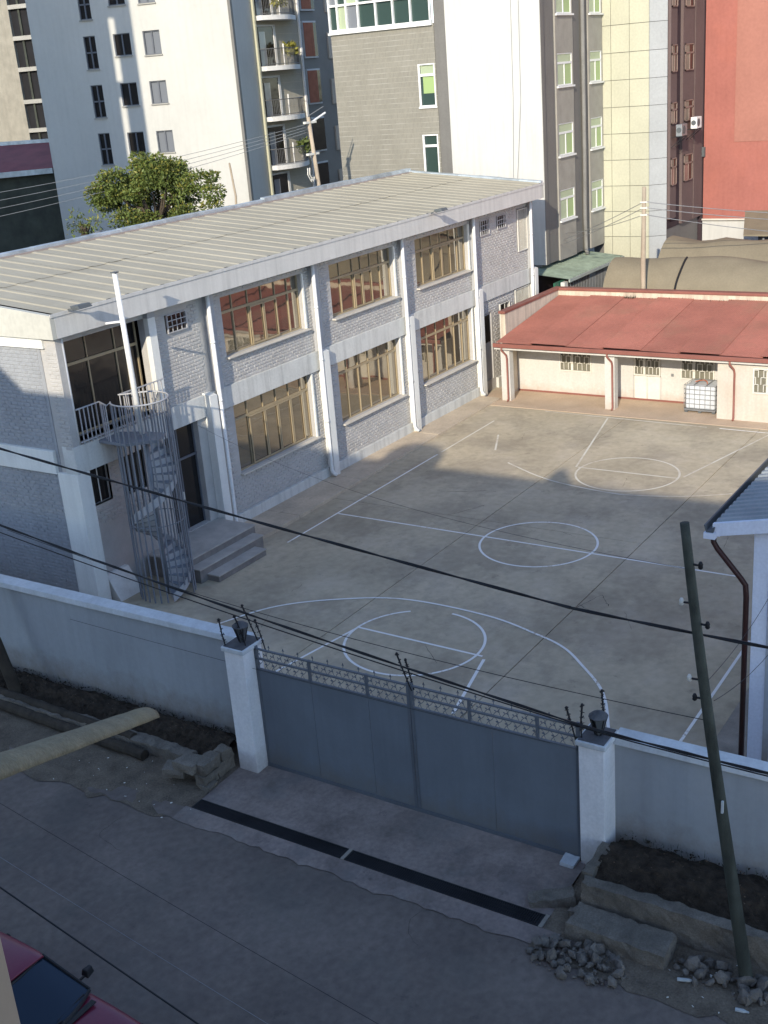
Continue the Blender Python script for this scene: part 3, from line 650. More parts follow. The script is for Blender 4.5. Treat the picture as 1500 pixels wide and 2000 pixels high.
for y in (23.12, 18.34, 13.35):
    MB().tube([(43.9, y, 2.45), (43.9, y, 2.3), (44.08, y-.12, 2.05), (44.1, y-.14, 1.9), (44.1, y-.14, .12), (44.0, y-.14, .05)], .042, 8).build('downpipe', m_redp, H, smooth=True)
def hwin(X, y0, y1, z0, z1, brick=True):
    f = MB(); f.box(X-.05, X+.03, y0, y1, z0, z0+.05); f.box(X-.05, X+.03, y0, y1, z1-.05, z1); f.box(X-.05, X+.03, y0, y0+.05, z0+.05, z1-.05); f.box(X-.05, X+.03, y1-.05, y1, z0+.05, z1-.05)
    f = f.build('window', m_grille, H); bx(X+.1, X+.12, y0, y1, z0, z1).build('pane', mat('dull_pane', (.20, .19, .15), rough=.3, var=.2, bump=0), f)
    for j in range(3):
        za = z0+.08+j*(z1-z0-.16)/3; zb_ = za+(z1-z0-.16)/3
        n = 7; off = (j % 2)*.5
        for i in range(n):
            yy = y0+(i+off)*(y1-y0)/n
            if y0+.04 < yy < y1-.04: bx(X-.045, X-.02, yy-.012, yy+.012, za, zb_).build('grille_bar', m_grille, f)
        for i in range(0, n, 2):
            yy = y0+(i+off)*(y1-y0)/n; bx(X-.045, X-.02, max(y0, yy), min(y1, yy+(y1-y0)/n), zb_-.012, zb_+.012).build('grille_bar', m_grille, f)
    bx(X+.02, X+.05, y0+(y1-y0)*.62-.05, y0+(y1-y0)*.62+.05, z0, z1).build('mullion', m_grille, f)
    return f
hwin(45.9, 19.87, 21.35, 1.05, 2.1); hwin(45.9, 14.55, 15.95, 1.05, 2.1)
for a in h2: hwin(44.2, *a)
d = bx(45.93, 45.98, 16.8, 18.0, .02, 1.05).build('door', m_grille, H)
hwin(45.93, 16.82, 17.98, 1.08, 2.1)
for y in (16.82, 17.4, 17.98): bx(45.90, 45.93, y-.03, y+.03, .02, 1.05).build('door_frame', m_cream, d)
bx(45.885, 45.9, 16.25, 16.36, 1.12, 1.24).build('switch_box', m_cage, H)
# weeds in the parapet gutter
q = MB()
for i in range(90):
    y = 19.6+R()*.5 if R() < .5 else 8+R()*14; x = 50.1+R()*.15; h = .04+R()*.14; a = R()*6.28
    q.add([(x, y, 3.42), (x+.03*math.cos(a), y+.03*math.sin(a), 3.42), (x+.06*math.cos(a+1), y+.06*math.sin(a+1), 3.42+h)], [(0, 1, 2)])
o = q.build('weeds', m_bark); tag(o, 'dry weeds sprouting behind the red roof along its parapet', 'weeds'); o['kind'] = 'stuff'

# IBC tank
T = thing('water_tank', 'translucent square plastic water tank in a steel cage on a pallet', 'water tank', (45.25, 14.75, 0))
x0, x1, y0, y1 = 44.72, 45.72, 14.12, 15.40
bx(x0+.04, x1-.04, y0+.04, y1-.04, .16, 1.14).build('tank', m_tank, T, bevel=.07)
for i in range(7):
    y = y0+(y1-y0)*i/6
    for x in (x0, x1): MB().tube([(x, y, .16), (x, y, 1.14)], .011, 5).build('cage_bar', m_cage, T)
for i in range(1, 5):
    x = x0+(x1-x0)*i/5
    for y in (y0, y1): MB().tube([(x, y, .16), (x, y, 1.14)], .011, 5).build('cage_bar', m_cage, T)
for z in (.16, .38, .58, .78, .97, 1.14): MB().tube([(x0, y0, z), (x1, y0, z), (x1, y1, z), (x0, y1, z), (x0, y0, z)], .012, 5).build('cage_bar', m_cage, T)
for y in (14.5, 15.0): bx(x0, x1, y-.02, y+.02, 1.145, 1.165).build('top_bar', m_cage, T)
for y in (y0+.08, (y0+y1)/2, y1-.08):
    bx(x0, x1, y-.06, y+.06, 0.0, .1).build('pallet_block', m_gutter, T)
bx(x0-.02, x1+.02, y0, y1, .1, .15).build('pallet_deck', m_cage, T)
MB().tube([(45.0, 14.55, 1.17), (45.1, 14.6, 1.24), (45.2, 14.75, 1.26), (45.25, 14.95, 1.22), (45.2, 15.1, 1.17)], .018, 6).build('hose', m_ornr, T)

# ================================================================== SMALL HOUSE on the right
P = thing('gatehouse', 'pale blue rendered house with grey ribbed roof at the right edge', 'house', (20.6, 4, 0))
mb = MB()
mb.box(20.6, 20.8, -3.2, 5.72, 0, 5.2); mb.box(20.8, 29.6, 5.52, 5.72, 0, 5.2); mb.box(29.4, 29.6, -3.2, 5.52, 0, 5.2); mb.box(20.8, 29.4, -3.2, -3.0, 0, 5.2); mb.build('wall', m_bluish, P, bevel=.01)
bx(20.58, 20.6, 5.3, 5.42, 0, 4.4).build('wall_pilaster', m_wallp, P)
z_e = 5.32
prof = []
nr = 40; pw = (30.2-20.45)/nr
for i in range(nr):
    a = 20.45+i*pw; prof += [(a, 0), (a+pw*.42, 0), (a+pw*.55, .035), (a+pw*.9, .035)]
prof.append((30.2, 0))
n = len(prof)
for k in range(10):
    pr = prof[k*16:k*16+17]; m_ = len(pr)
    MB().add([(x, 6.42, z_e+z) for x, z in pr]+[(x, 1.2, z_e+.215*5.22+z) for x, z in pr], [(i, m_+i, m_+i+1, i+1) for i in range(m_-1)]).build('roof_sheet', m_corr, P)
MB().add([(20.45, 1.2, z_e+1.12), (30.2, 1.2, z_e+1.12), (30.2, -4, z_e), (20.45, -4, z_e)], [(0, 3, 2, 1)]).build('roof_sheet', m_corr, P)
MB().prism([(20.42, 6.45, z_e-.26), (20.42, 1.2, z_e+1.12-.26), (20.42, 1.2, z_e+1.12), (20.42, 6.45, z_e)], [(20.5, 6.45, z_e-.26), (20.5, 1.2, z_e+1.12-.26), (20.5, 1.2, z_e+1.12), (20.5, 6.45, z_e)]).build('barge_board', m_bluish, P)
MB().prism([(20.6, 5.72, 5.2), (20.8, 5.72, 5.2), (20.8, 1.2, 5.2), (20.6, 1.2, 5.2)], [(20.6, 5.72, 5.42), (20.8, 5.72, 5.42), (20.8, 1.2, 6.3), (20.6, 1.2, 6.3)]).build('gable', m_bluish, P)
MB().extr([(20.36, 6.40, z_e-.06), (20.36, 6.42, z_e-.16), (20.36, 6.56, z_e-.16), (20.36, 6.60, z_e-.02), (20.36, 6.57, z_e-.02), (20.36, 6.55, z_e-.13), (20.36, 6.45, z_e-.13), (20.36, 6.43, z_e-.06)], (9.9, 0, 0)).build('gutter', m_gutter, P)
bx(20.34, 20.5, 6.38, 6.60, z_e-.29, z_e-.17).build('gutter_end', m_bluish, P)
bx(20.5, 30.2, 6.34, 6.38, z_e-.28, z_e-.04).build('fascia_board', m_bluish, P)
MB().tube([(20.62, 6.49, z_e-.17), (20.62, 6.49, z_e-.45), (20.58, 6.4, z_e-.56), (20.62, 5.95, z_e-1.12), (20.63, 5.86, z_e-1.25), (20.63, 5.84, z_e-1.5), (20.63, 5.84, .1)], .055, 10).build('downpipe', m_maroon, P, smooth=True)
struct(bx(18.6, 30, 5.85, 6.60, -.02, .10).build('kerb', m_kerb))

# ================================================================== BOUNDARY WALL, PILLARS, GATE
def bwall(y0, y1, zt, lab):
    t = thing('boundary_wall', lab, 'wall', (16.9, (y0+y1)/2, 0))
    bx(16.86, 17.06, y0, y1, -.1, zt-.17).build('wall_panel', m_wallp, t)
    MB().prism([(16.78, y0, zt-.17), (17.14, y0, zt-.17), (17.14, y1, zt-.17), (16.78, y1, zt-.17)], [(16.80, y0, zt-.03), (17.12, y0, zt), (17.12, y1, zt), (16.80, y1, zt-.03)]).build('coping', m_cap, t, bevel=.015)
    return t
bwall(15.2, 34, 2.80, 'long blue grey street wall with white coping left of the gate')
bwall(-14, 6.98, 2.60, 'blue grey street wall with white coping right of the gate')
def pillar(x0, x1, y0, y1, zt, lab, base=True):
    t = thing('gate_pillar', lab, 'pillar', ((x0+x1)/2, (y0+y1)/2, 0), 'white pillars either side of the gate')
    bx(x0, x1, y0, y1, -.05, zt-.08).build('shaft', m_pillar, t, bevel=.02)
    mb = MB(); mb.box(x0-.04, x1+.04, y0-.04, y1+.04, zt-.08, zt+.02); mb.build('cap', m_cap, t, bevel=.015)
    bx(x0, x1, y0, y1, zt+.02, zt+.035).build('cap_top', m_cap2, t)
    if base: MB().prism([(x0-.0, y0-.0, 0), (x1, y0, 0), (x1, y1, 0), (x0, y1, 0)], [(x0-.0, y0-.0, .01)]*1+[(x1, y0, .01), (x1, y1, .01), (x0, y1, .01)])
    return t
pillar(16.1, 16.72, 14.7, 15.2, 2.93, 'broad white gate pillar left of the gate, with a barbed top')
pillar(16.38, 16.95, 6.98, 7.46, 2.60, 'narrow white gate pillar right of the gate beside the soil bed')
# old lantern shells and barbed-wire stays on the pillars
def lantern(c, lab, s=1):
    t = thing('broken_lantern', lab, 'lamp', c, 'broken lanterns on the gate pillars')
    cx, cy, cz = c
    for i in range(6):
        a0 = 2*PI*i/6; a1 = 2*PI*(i+1)/6; r0, r1, h = .06*s, .15*s, .34*s
        p = lambda a, r, z: (cx+r*math.cos(a), cy+r*math.sin(a), cz+z)
        if i not in (2,): MB().prism([p(a0, r0, .02), p(a1, r0, .02), p(a1, r0-.012, .02), p(a0, r0-.012, .02)], [p(a0, r1, h), p(a1, r1, h), p(a1, r1-.012, h), p(a0, r1-.012, h)]).build('side_panel', m_gutter if i % 2 else m_cap2, t)
        MB().bar(p(a0, r0, 0), p(a0, r1+.01, h+.02), .016).build('rib', m_iron, t)
    MB().lathe(c, [(.17*s, .35*s), (.175*s, .37*s), (.1*s, .43*s), (.03*s, .46*s)], 12).build('lid', m_cap2, t)
lantern((16.42, 14.95, 2.965), 'broken black lantern on the left gate pillar'); lantern((16.68, 7.2, 2.635), 'broken black lantern on the right gate pillar')
def stay(a, b, label):
    t = thing('wire_stay', label, 'wire bracket', a, 'barbed wire stays above the gate')
    a = Vector(a); b = Vector(b); MB().tube([a, (a+b)/2+Vector((R()-.5, R()-.5, 0))*.03, b], [.014, .014, .018], 6).build('rod', m_iron, t)
    for k in range(5):
        p = a+(b-a)*(.3+.17*k); q = MB()
        for w in range(3):
            dv = Vector((R()-.5, R()-.5, R()-.5)).normalized()*.045; q.tube([p-dv, p+dv], .008, 4)
        q.build('barb', m_iron, t)
    MB().lathe(tuple(b), [(.02, -.02), (.03, .0), (.02, .03)], 8).build('knob', m_iron, t)
for a, b, l in (((16.15, 15.17, 2.9), (16.10, 15.22, 3.55), 'leftmost black barbed stay on the left pillar'),
             ((16.3, 14.75, 2.9), (16.28, 14.95, 3.6), 'black barbed stay beside the left lantern'),
             ((16.62, 14.68, 2.9), (16.5, 14.9, 3.75), 'leaning black stay reaching the cable at the left pillar'),
             ((16.6, 14.5, 2.75), (16.7, 14.78, 3.35), 'stay at the gate side of the left pillar'),
             ((16.45, 10.88, 2.75), (16.4, 11.12, 3.5), 'thick black stay on the middle gate post'),
             ((16.5, 10.86, 2.75), (16.5, 11.0, 3.35), 'thin black stay on the middle gate post'),
             ((16.4, 7.5, 2.55), (16.38, 7.66, 3.2), 'thick leaning stay at the right gate pillar'),
             ((16.45, 7.42, 2.6), (16.5, 7.42, 3.25), 'thin stay beside the right lantern'),
             ((16.8, 7.15, 2.95), (16.85, 7.2, 3.4), 'short stay on the right lantern lid')): stay(a, b, l)
G = thing('steel_gate', 'tall blue grey sheet steel double gate with spiked scrollwork along the top', 'gate', (16.5, 10.9, 0))
XG = 16.46; Y0, Y1, YM = 7.47, 14.69, 10.94
zb0 = .07
for (a, b) in ((Y0+.02, 9.2), (9.2, YM-.04), (YM+.04, 11.92), (11.92, 13.3), (13.3, Y1-.02)):
    bx(XG, XG+.02, a+.006, b-.006, zb0, 2.36).build('sheet_panel', m_gate, G)
for y in (Y0+.03, YM-.035, YM+.035, Y1-.03): bx(XG-.015, XG+.05, y-.03, y+.03, zb0, 2.9).build('frame_post', m_gatef, G)
for y in (8.28, 9.66, 11.93, 13.31): bx(XG-.012, XG+.04, y-.025, y+.025, 2.36, 2.86).build('frame_post', m_gatef, G)
for z in (2.38, 2.62, 2.84):
    for a, b in ((Y0, YM-.065), (YM+.065, Y1)): bx(XG-.015, XG+.035, a, b, z-.015, z+.015).build('rail', m_gatef, G)
bx(XG-.03, XG+.0, Y0, Y1, zb0-.03, zb0+.05).build('bottom_rail', m_gatef, G)
# scroll bars
ymesh = {}
def scroll(sgn):
    q = MB(); pts = []
    for i in range(15):
        t = i/14; pts.append((0, sgn*(-.15+.30*t)+.022*math.sin(t*PI*4), -.23+.46*t))
    q.tube(pts, .006, 4)
    for t in (.25, .72):
        y = sgn*(-.15+.30*t); z = -.23+.46*t
        q.add([(0, y, z), (-.012, y+.035, z+.015), (0, y+.05, z+.03), (.012, y+.03, z+.03)], [(0, 1, 2), (0, 2, 3), (0, 3, 1)])
    return q.mesh('scroll_bar', m_gatef)
sm = [scroll(1), scroll(-1)]
sp_ = MB(); sp_.add([(-.006, 0, 0), (.006, 0, 0), (.006, 0, .1), (-.006, 0, .1), (0, -.032, .06), (0, 0, .14), (0, .032, .06), (0, 0, .085)], [(0, 1, 2, 3), (4, 7, 5), (7, 6, 5)])
sp_.tube([(0, 0, 0), (0, 0, .09)], .008, 4); spm = sp_.mesh('spike', m_gatef)
n = 38
for i in range(n):
    y = Y0+.2+(Y1-Y0-.4)*i/(n-1)
    if abs(y-YM) < .09: continue
    inst('scroll_bar', sm[0], G, (XG+.01-16.5, y-10.9, 2.61)); inst('scroll_bar', sm[1], G, (XG+.025-16.5, y-10.9+.02, 2.61))
    if i % 2 == 0: inst('spike', spm, G, (XG-16.5+.01, y-10.9, 2.85))
# drain grating
for (a, b, lab) in ((11.50, 15.18, 'black slatted drain grating in front of the gate, left length'), (7.42, 11.40, 'black slatted drain grating in front of the gate, right length')):
    t = thing('drain_grating', lab, 'drain cover', (14.67, (a+b)/2, 0), 'drain gratings before the gate')
    mb = MB(); mb.box(14.51, 14.535, a, b, -.05, .045); mb.box(14.80, 14.825, a, b, -.05, .045); mb.box(14.535, 14.80, a, a+.035, -.05, .045); mb.box(14.535, 14.80, b-.035, b, -.05, .045); mb.build('frame', m_iron, t)
    bx(14.54, 14.80, a+.04, b-.04, -.14, -.12).build('drain_bed', m_dark, t)
    q = MB(); y = a+.05
    while y < b-.05: q.box(14.535, 14.80, y, y+.016, .0, .038); y += .042
    for x in (14.62, 14.72): q.box(x-.008, x+.008, a+.04, b-.04, -.02, .022)
    q.build('slats', mat('grate_iron', (.03, .03, .033), rough=.6, var=.3, bump=.1), t, stuff=True)
for y in (7.38, 11.45): bx(14.50, 14.84, y-.035, y+.035, -.05, .05).build('drain_bearer', m_kerb); tag(bpy.data.objects['drain_bearer' if y < 8 else 'drain_bearer.001'], 'concrete crosspiece at the rubble end of the drain' if y < 8 else 'pale concrete crosspiece between the two drain gratings', 'concrete block')

# ================================================================== SOIL BEDS, KERBS, RUBBLE
def soil(x0, x1, y0, y1, z, lab, seed):
    nx, ny = 26, int((y1-y0)/.09); vs = []; fs = []
    for i in range(nx+1):
        for j in range(ny+1):
            x = x0+(x1-x0)*i/nx; y = y0+(y1-y0)*j/ny
            e = min(i, nx-i)/nx*2
            h = z-.08+.22*min(1, e*1.4)+.09*noise.noise((x*3, y*3, seed))+.09*abs(noise.noise((x*9, y*9, seed)))+.03*noise.noise((x*22, y*22, seed))
            vs.append((x, y, h))
    for i in range(nx):
        for j in range(ny):
            a = i*(ny+1)+j; fs.append((a, a+ny+1, a+ny+2, a+1))
    q = MB().add(vs, fs)
    for k in range(int((y1-y0)*260)):
        x = x0+.05+R()*(x1-x0-.1); y = y0+R()*(y1-y0); s = .01+R()**2*.04; zz = z+.10+.10*noise.noise((x*3, y*3, seed))
        c = Vector((x, y, zz)); p = [c+Vector((R()-.5, R()-.5, (R()-.5)*.8))*2*s for _ in range(4)]
        q.add(p, [(0, 1, 2), (0, 2, 3), (0, 3, 1), (1, 3, 2)])
    o = q.build('soil_bed', m_soil); tag(o, lab, 'soil'); o['kind'] = 'stuff'
    return o
soil(15.95, 16.9, 15.55, 24, .28, 'dark clodded soil heaped along the foot of the left street wall', 1.3)
soil(15.45, 16.9, .5, 6.88, .50, 'dark clodded soil in the raised bed right of the gate', 5.1)
# litter of dead leaves / pale bits
q = MB()
for k in range(220):
    if k % 2: x, y, z = 15.6+R()*1.2, 1+R()*5.8, .72
    else: x, y, z = 16.1+R()*.7, 15.7+R()*7, .50
    a = R()*6.28; s = .012+R()*.03; z += R()*.05
    q.add([(x, y, z), (x+s*math.cos(a), y+s*math.sin(a), z+.01), (x+s*math.cos(a+1.3), y+s*math.sin(a+1.3), z+.012)], [(0, 1, 2)])
o = q.build('leaf_litter', mat('dry_leaf', (.13, .09, .06), var=.5, scale=8)); tag(o, 'scattered dry leaves and scraps on the dark soil beds', 'litter'); o['kind'] = 'stuff'
def rough_block(x0, x1, y0, y1, z0, z1, name, lab, cat, m=m_oldc, nseg=12, amp=.03, group=None, rot=0, tilt=0, parent=None):
    mb = MB(); L_ = max(x1-x0, y1-y0); nx = max(2, int((x1-x0)/.09)); ny = max(2, int((y1-y0)/.09)); nz = max(2, int((z1-z0)/.09))
    idx = {}; vs = []; fs = []
    def vid(i, j, k):
        if (i, j, k) not in idx:
            p = Vector((x0+(x1-x0)*i/nx, y0+(y1-y0)*j/ny, z0+(z1-z0)*k/nz))
            e = (i in (0, nx))+(j in (0, ny))+(k in (0, nz))
            dn = noise.noise_vector(p*4)*amp+noise.noise_vector(p*14)*amp*.7
            c = Vector(((x0+x1)/2, (y0+y1)/2, (z0+z1)/2))
            q = p+dn
            if e > 1: q += (c-p).normalized()*amp*.8*R()
            idx[(i, j, k)] = len(vs); vs.append(q)
        return idx[(i, j, k)]
    for i in range(nx):
        for j in range(ny):
            fs.append((vid(i, j, 0), vid(i, j+1, 0), vid(i+1, j+1, 0), vid(i+1, j, 0))); fs.append((vid(i, j, nz), vid(i+1, j, nz), vid(i+1, j+1, nz), vid(i, j+1, nz)))
    for i in range(nx):
        for k in range(nz):
            fs.append((vid(i, 0, k), vid(i+1, 0, k), vid(i+1, 0, k+1), vid(i, 0, k+1))); fs.append((vid(i, ny, k), vid(i, ny, k+1), vid(i+1, ny, k+1), vid(i+1, ny, k)))
    for j in range(ny):
        for k in range(nz):
            fs.append((vid(0, j, k), vid(0, j, k+1), vid(0, j+1, k+1), vid(0, j+1, k))); fs.append((vid(nx, j, k), vid(nx, j+1, k), vid(nx, j+1, k+1), vid(nx, j, k+1)))
    if rot or tilt:
        c = Vector(((x0+x1)/2, (y0+y1)/2, z0)); Mr = Matrix.Rotation(rot, 3, 'Z') @ Matrix.Rotation(tilt, 3, 'X'); vs = [c+Mr @ (Vector(v)-c) for v in vs]
    mb.add(vs, fs); o = mb.build(name, m, parent)
    if cat: tag(o, lab, cat, group)
    return o
rough_block(15.2, 15.45, .5, 6.95, -.1, .62, 'retaining_wall', 'rough concrete retaining wall holding up the right soil bed', 'low wall')
rough_block(15.46, 16.36, 6.82, 7.02, -.1, .66, 'retaining_wall', 'short concrete end wall of the right soil bed beside the pillar', 'low wall')
rough_block(14.5, 15.1, 5.2, 6.92, -.1, .30, 'concrete_slab', 'broken flat concrete slab below the right soil bed', 'slab')
rough_block(15.05, 15.35, 7.05, 7.85, -.05, .20, 'concrete_slab', 'tilted concrete slab leaning at the foot of the right gate pillar', 'slab', rot=.5, tilt=-.15)
rough_block(16.15, 16.45, 7.5, 7.78, .02, .12, 'white_block', 'small pale stone lying at the right end of the gate sill', 'stone', m_cap, amp=.015)
# left masonry end and kerb made of stones
SW_ = thing('stone_planter_wall', 'rough stone end wall of the left soil bed by the pillar', 'low wall', (0, 0, 0))
for (a, b, c, d, e) in ((15.15, 15.62, 0, .30, .0), (15.64, 16.15, 0, .32, .02), (15.18, 15.75, .30, .56, .01), (15.77, 16.12, .32, .55, .0), (15.1, 15.4, -.05, .12, -.12)):
    rough_block(a, b, 15.34+e, 15.64+e, c, d, 'stone', None, None, m_oldc, amp=.035, parent=SW_)
rough_block(15.05, 15.5, 15.55, 16.1, .35, .56, 'loose_stone', 'flat grey stone lying on the corner of the left planter', 'stone', m_oldc, amp=.03, group='loose stones on the left planter')
rough_block(15.0, 15.35, 15.95, 16.4, .15, .38, 'loose_stone', 'brown stone leaning beside the left planter corner', 'stone', m_oldc, amp=.035, group='loose stones on the left planter', rot=.4)
rough_block(15.62, 15.95, 16.2, 30, -.1, .30, 'bed_kerb', 'crumbling earth covered kerb in front of the left soil bed', 'kerb', m_oldc, amp=.05)
def log(a, b, r, lab, m=m_poleb):
    a = Vector(a); b = Vector(b); n = 20; pts = []; rr = []
    for i in range(n+1):
        p = a+(b-a)*i/n; p += Vector((.02*noise.noise((i*.4, 0, 0)), 0, .02*noise.noise((i*.4, 5, 0)))); pts.append(p); rr.append(r*(1+.08*noise.noise((i*.7, 2, 2))))
    o = MB().tube(pts, rr, 12).build('log', m, smooth=False); return tag(o, lab, 'log', 'old poles lying along the left verge')
log((15.45, 17.35, .13), (15.72, 25.5, .15), .13, 'weathered wooden pole lying along the left verge, nearest the road')
log((15.72, 17.9, .30), (15.95, 26, .30), .11, 'weathered wooden pole lying on the kerb just behind another')
# rocks
def rockmesh(seed):
    import bmesh
    bmm = bmesh.new(); bmesh.ops.create_icosphere(bmm, subdivisions=1, radius=1); random.seed(seed)
    for v in bmm.verts:
        v.co *= .6+.6*R(); v.co.x *= .9; v.co.z *= .75
    me = bpy.data.meshes.new('rock'); bmm.to_mesh(me); bmm.free(); me.materials.append(m_rock); return me
rm = [rockmesh(50+i) for i in range(10)]; random.seed(21)
def rocks(n, cx, cy, sx, sy, s0, s1, hz, name, lab, cat, grp):
    for i in range(n):
        a = R()*6.28; r = math.sqrt(R()); x = cx+math.cos(a)*r*sx; y = cy+math.sin(a)*r*sy; s = s0+(s1-s0)*R()**3
        o = bpy.data.objects.new(name, random.choice(rm)); COL.objects.link(o); o.location = (x, y, s*.5+hz*(1-r)*R()); o.scale = (s, s*(.7+.5*R()), s*(.6+.4*R())); o.rotation_euler = (R()*6, R()*6, R()*6)
        tag(o, lab, cat, grp)
rocks(190, 14.05, 6.5, .44, .85, .025, .15, .12, 'rubble', 'one of the broken grey concrete lumps heaped at the right end of the drain', 'rubble', 'rubble heap at the end of the drain')
rocks(95, 14.72, 4.3, .32, 1.0, .03, .17, .12, 'rubble', 'one of the pale rubble lumps strewn along the bed wall near the right pole', 'rubble', 'rubble below the right soil bed')
rocks(4, 15.0, 6.9, .10, .16, .12, .17, .3, 'rubble', 'one of the larger grey lumps perched on the slab corner at the drain end', 'rubble', 'lumps on the slab corner')
q = MB()
for i in range(4200):
    if i % 3: x = 14.0+R()*1.3-.5*R(); y = 2.5+R()*4.7
    else: x = 14.2+R()*1.4; y = 15+R()*8
    s = .004+R()**3*.018; c = Vector((x, y, .012)); p = [c+Vector((R()-.5, R()-.5, R()*.7))*2*s for _ in range(4)]
    q.add(p, [(0, 1, 2), (0, 2, 3), (0, 3, 1), (1, 3, 2)])
o = q.build('gravel', m_rock); tag(o, 'loose gravel and grit along both verges', 'gravel'); o['kind'] = 'stuff'
o = MB().tube([(14.2, 3.98, .04), (14.22, 3.86, .04), (14.225, 3.82, .04), (14.23, 3.78, .04)], [.032, .034, .018, .014], 10).build('plastic_bottle', m_bottle); tag(o, 'small pale plastic bottle lying on the road at lower right', 'bottle')
o = MB().tube([(14.38, 4.95, .06), (14.45, 4.78, .05), (14.47, 4.72, .05)], [.03, .03, .012], 8).build('plastic_bottle', m_bottle); tag(o, 'crumpled bluish bottle among the rubble lumps', 'bottle')
q = MB()
for i in range(60):
    x = 13.7+R()*2.0; y = 2.6+R()*4.6 if i % 2 else 14.9+R()*4; a = R()*6.28; s_ = .015+R()*.035
    q.add([(x, y, .03), (x+s_*math.cos(a), y+s_*math.sin(a), .035), (x+s_*(math.cos(a)-.6*math.sin(a)), y+s_*(math.sin(a)+.6*math.cos(a)), .045), (x-s_*.6*math.sin(a), y+s_*.6*math.cos(a), .035)], [(0, 1, 2, 3)])
o = q.build('paper_scraps', m_grille); tag(o, 'small pale paper and plastic scraps strewn on both verges', 'litter'); o['kind'] = 'stuff'
o = bx(14.55, 14.6, 5.85, 6.2, .02, .045).build('wood_scrap', m_grille); tag(o, 'thin pale strip of wood below the concrete slab', 'wood')
# rusty angle strip, weeds at the wall foot
q = MB()
for i in range(420):
    if i % 2: x = 16.55+R()*.28; y = 1+R()*5.8; z = .62
    else: x = 16.55+R()*.28; y = 15.6+R()*7; z = .42
    h = .03+R()**2*.13; a = R()*6.28; w = .012
    q.add([(x, y, z), (x+w*math.cos(a), y+w*math.sin(a), z), (x+.05*(R()-.5), y+.05*(R()-.5), z+h)], [(0, 1, 2)])
o = q.build('weeds', mat('weed', (.035, .045, .022), var=.4)); tag(o, 'small dark weeds sprouting at the foot of the street walls', 'weeds'); o['kind'] = 'stuff'

# ================================================================== POLES AND CABLES (street)
def upole(a, b, r0, r1, m, lab, name='utility_pole'):
    t = thing(name, lab, 'pole', a)
    a = Vector(a); b = Vector(b); n = 26; pts = []; rr = []
    for i in range(n+1):
        s = i/n; p = a+(b-a)*s+Vector((.035*math.sin(s*5), .05*math.sin(s*3.2), 0)); pts.append(p); rr.append((r0+(r1-r0)*s)*(1+.05*noise.noise((s*14, 1.1, 0))))
    MB().tube(pts, rr, 14).build('shaft', m, t, smooth=True)
    return t, lambda s: pts[min(n, max(0, int(s*n)))]
pr, pf = upole((14.82, 3.95, -.2), (14.80, 5.06, 7.6), .108, .066, m_pole, 'leaning dark wooden utility pole in front of the right street wall')
for s, dy, dz, k in ((.955, -.17, 0, 1), (.86, .17, .0, 2), (.83, -.17, .0, 1), (.73, .2, .02, 2), (.68, .16, 0, 1)):
    p = pf(s); d = Vector((-.02, dy, 0))
    MB().tube([p, p+d*.9], .016, 6).build('bracket', m_iron, pr)
    MB().lathe(tuple(p+d+Vector((0, 0, -.05))), [(.02, 0), (.036, .02), (.03, .05), (.036, .07), (.02, .11)], 10).build('insulator', m_iron if k == 1 else m_grille, pr, smooth=True)
MB().box(14.70, 14.74, 4.4, 4.43, 3.1, 3.3).build('nail_plate', m_cap, pr)
pl_, pf2 = upole((16.02, 22.05, .1), (16.0, 24.6, 8), .15, .12, m_poleb, 'dark brown wooden pole standing in the soil at the left edge')
def cat_(a, b, sag, n=28, mid=None):
    a = Vector(a); b = Vector(b); return [a+(b-a)*(i/n)+Vector((0, 0, -sag*4*(i/n)*(1-i/n))) for i in range(n+1)]
def cable(a, b, sag, r, lab, m=m_wire, twist=0, grp='cables strung above the street'):
    pts = cat_(a, b, sag, 60); q = MB()
    if twist:
        for k in range(twist):
            q.tube([p+Vector((math.cos(i*.9+k*2*PI/twist), 0, math.sin(i*.9+k*2*PI/twist)))*r*.8 for i, p in enumerate(pts)], r, 5)
    else: q.tube(pts, r, 6)
    return tag(q.build('cable', m, smooth=True), lab, 'cable', grp)
cable((15, 32, 8.55), (15, 6.9, 5.86), .12, .016, 'thick black cable crossing the court picture from upper left to the leaning pole', twist=2)
cable((15, 6.9, 5.86), (15, -12, 6.7), .35, .016, 'thick black cable running on right from the leaning pole', twist=2)
cable((15, 32, 7.2), (15, 6.6, 3.82), .28, .015, 'heavy black cable sagging past the gate stays, upper of the pair', twist=2)
cable((15, 6.6, 3.82), (15, -12, 4.9), .4, .015, 'heavy black cable along the right street wall coping', twist=2)
cable((15.05, 32, 6.95), (15.05, 6.4, 3.74), .34, .011, 'thinner black cable sagging just under the heavy pair by the gate')
cable((15.05, 6.4, 3.74), (15.05, -12, 4.8), .4, .011, 'thinner black cable beside the heavy one at right')
cable((15.1, 20, 5.2), (14.8, 4.75, 4.55), .3, .006, 'thin black wire tied to the leaning pole at mid height')
cable((14.8, 4.95, 6.9), (26.3, 24.6, 3.9), .5, .003, 'thin wire from the leaning pole top across the court to the dark doorway')
cable((14.8, 4.7, 5.2), (20.6, 5.2, 4.4), .15, .005, 'thin wire from the leaning pole to the pale blue house, upper')
cable((14.8, 4.6, 4.9), (20.6, 4.9, 3.6), .2, .005, 'thin wire from the leaning pole to the pale blue house, lower')
cable((16.3, 20, 2.55), (16.4, 8, 2.4), .05, .004, 'thin dark wire strung just in front of the left street wall')
for x, yz, r, lab in ((6, ((30, 11.2), (-10, 2.6)), .010, 'black cable close above the road at lower left'), (6.05, ((30, 11.0), (-10, 2.3)), .005, 'pale thin wire beside the black cable at lower left')):
    pass
cable((6, 14, 7.42), (6, 5, 5.18), .05, .010, 'black cable close above the road at lower left')
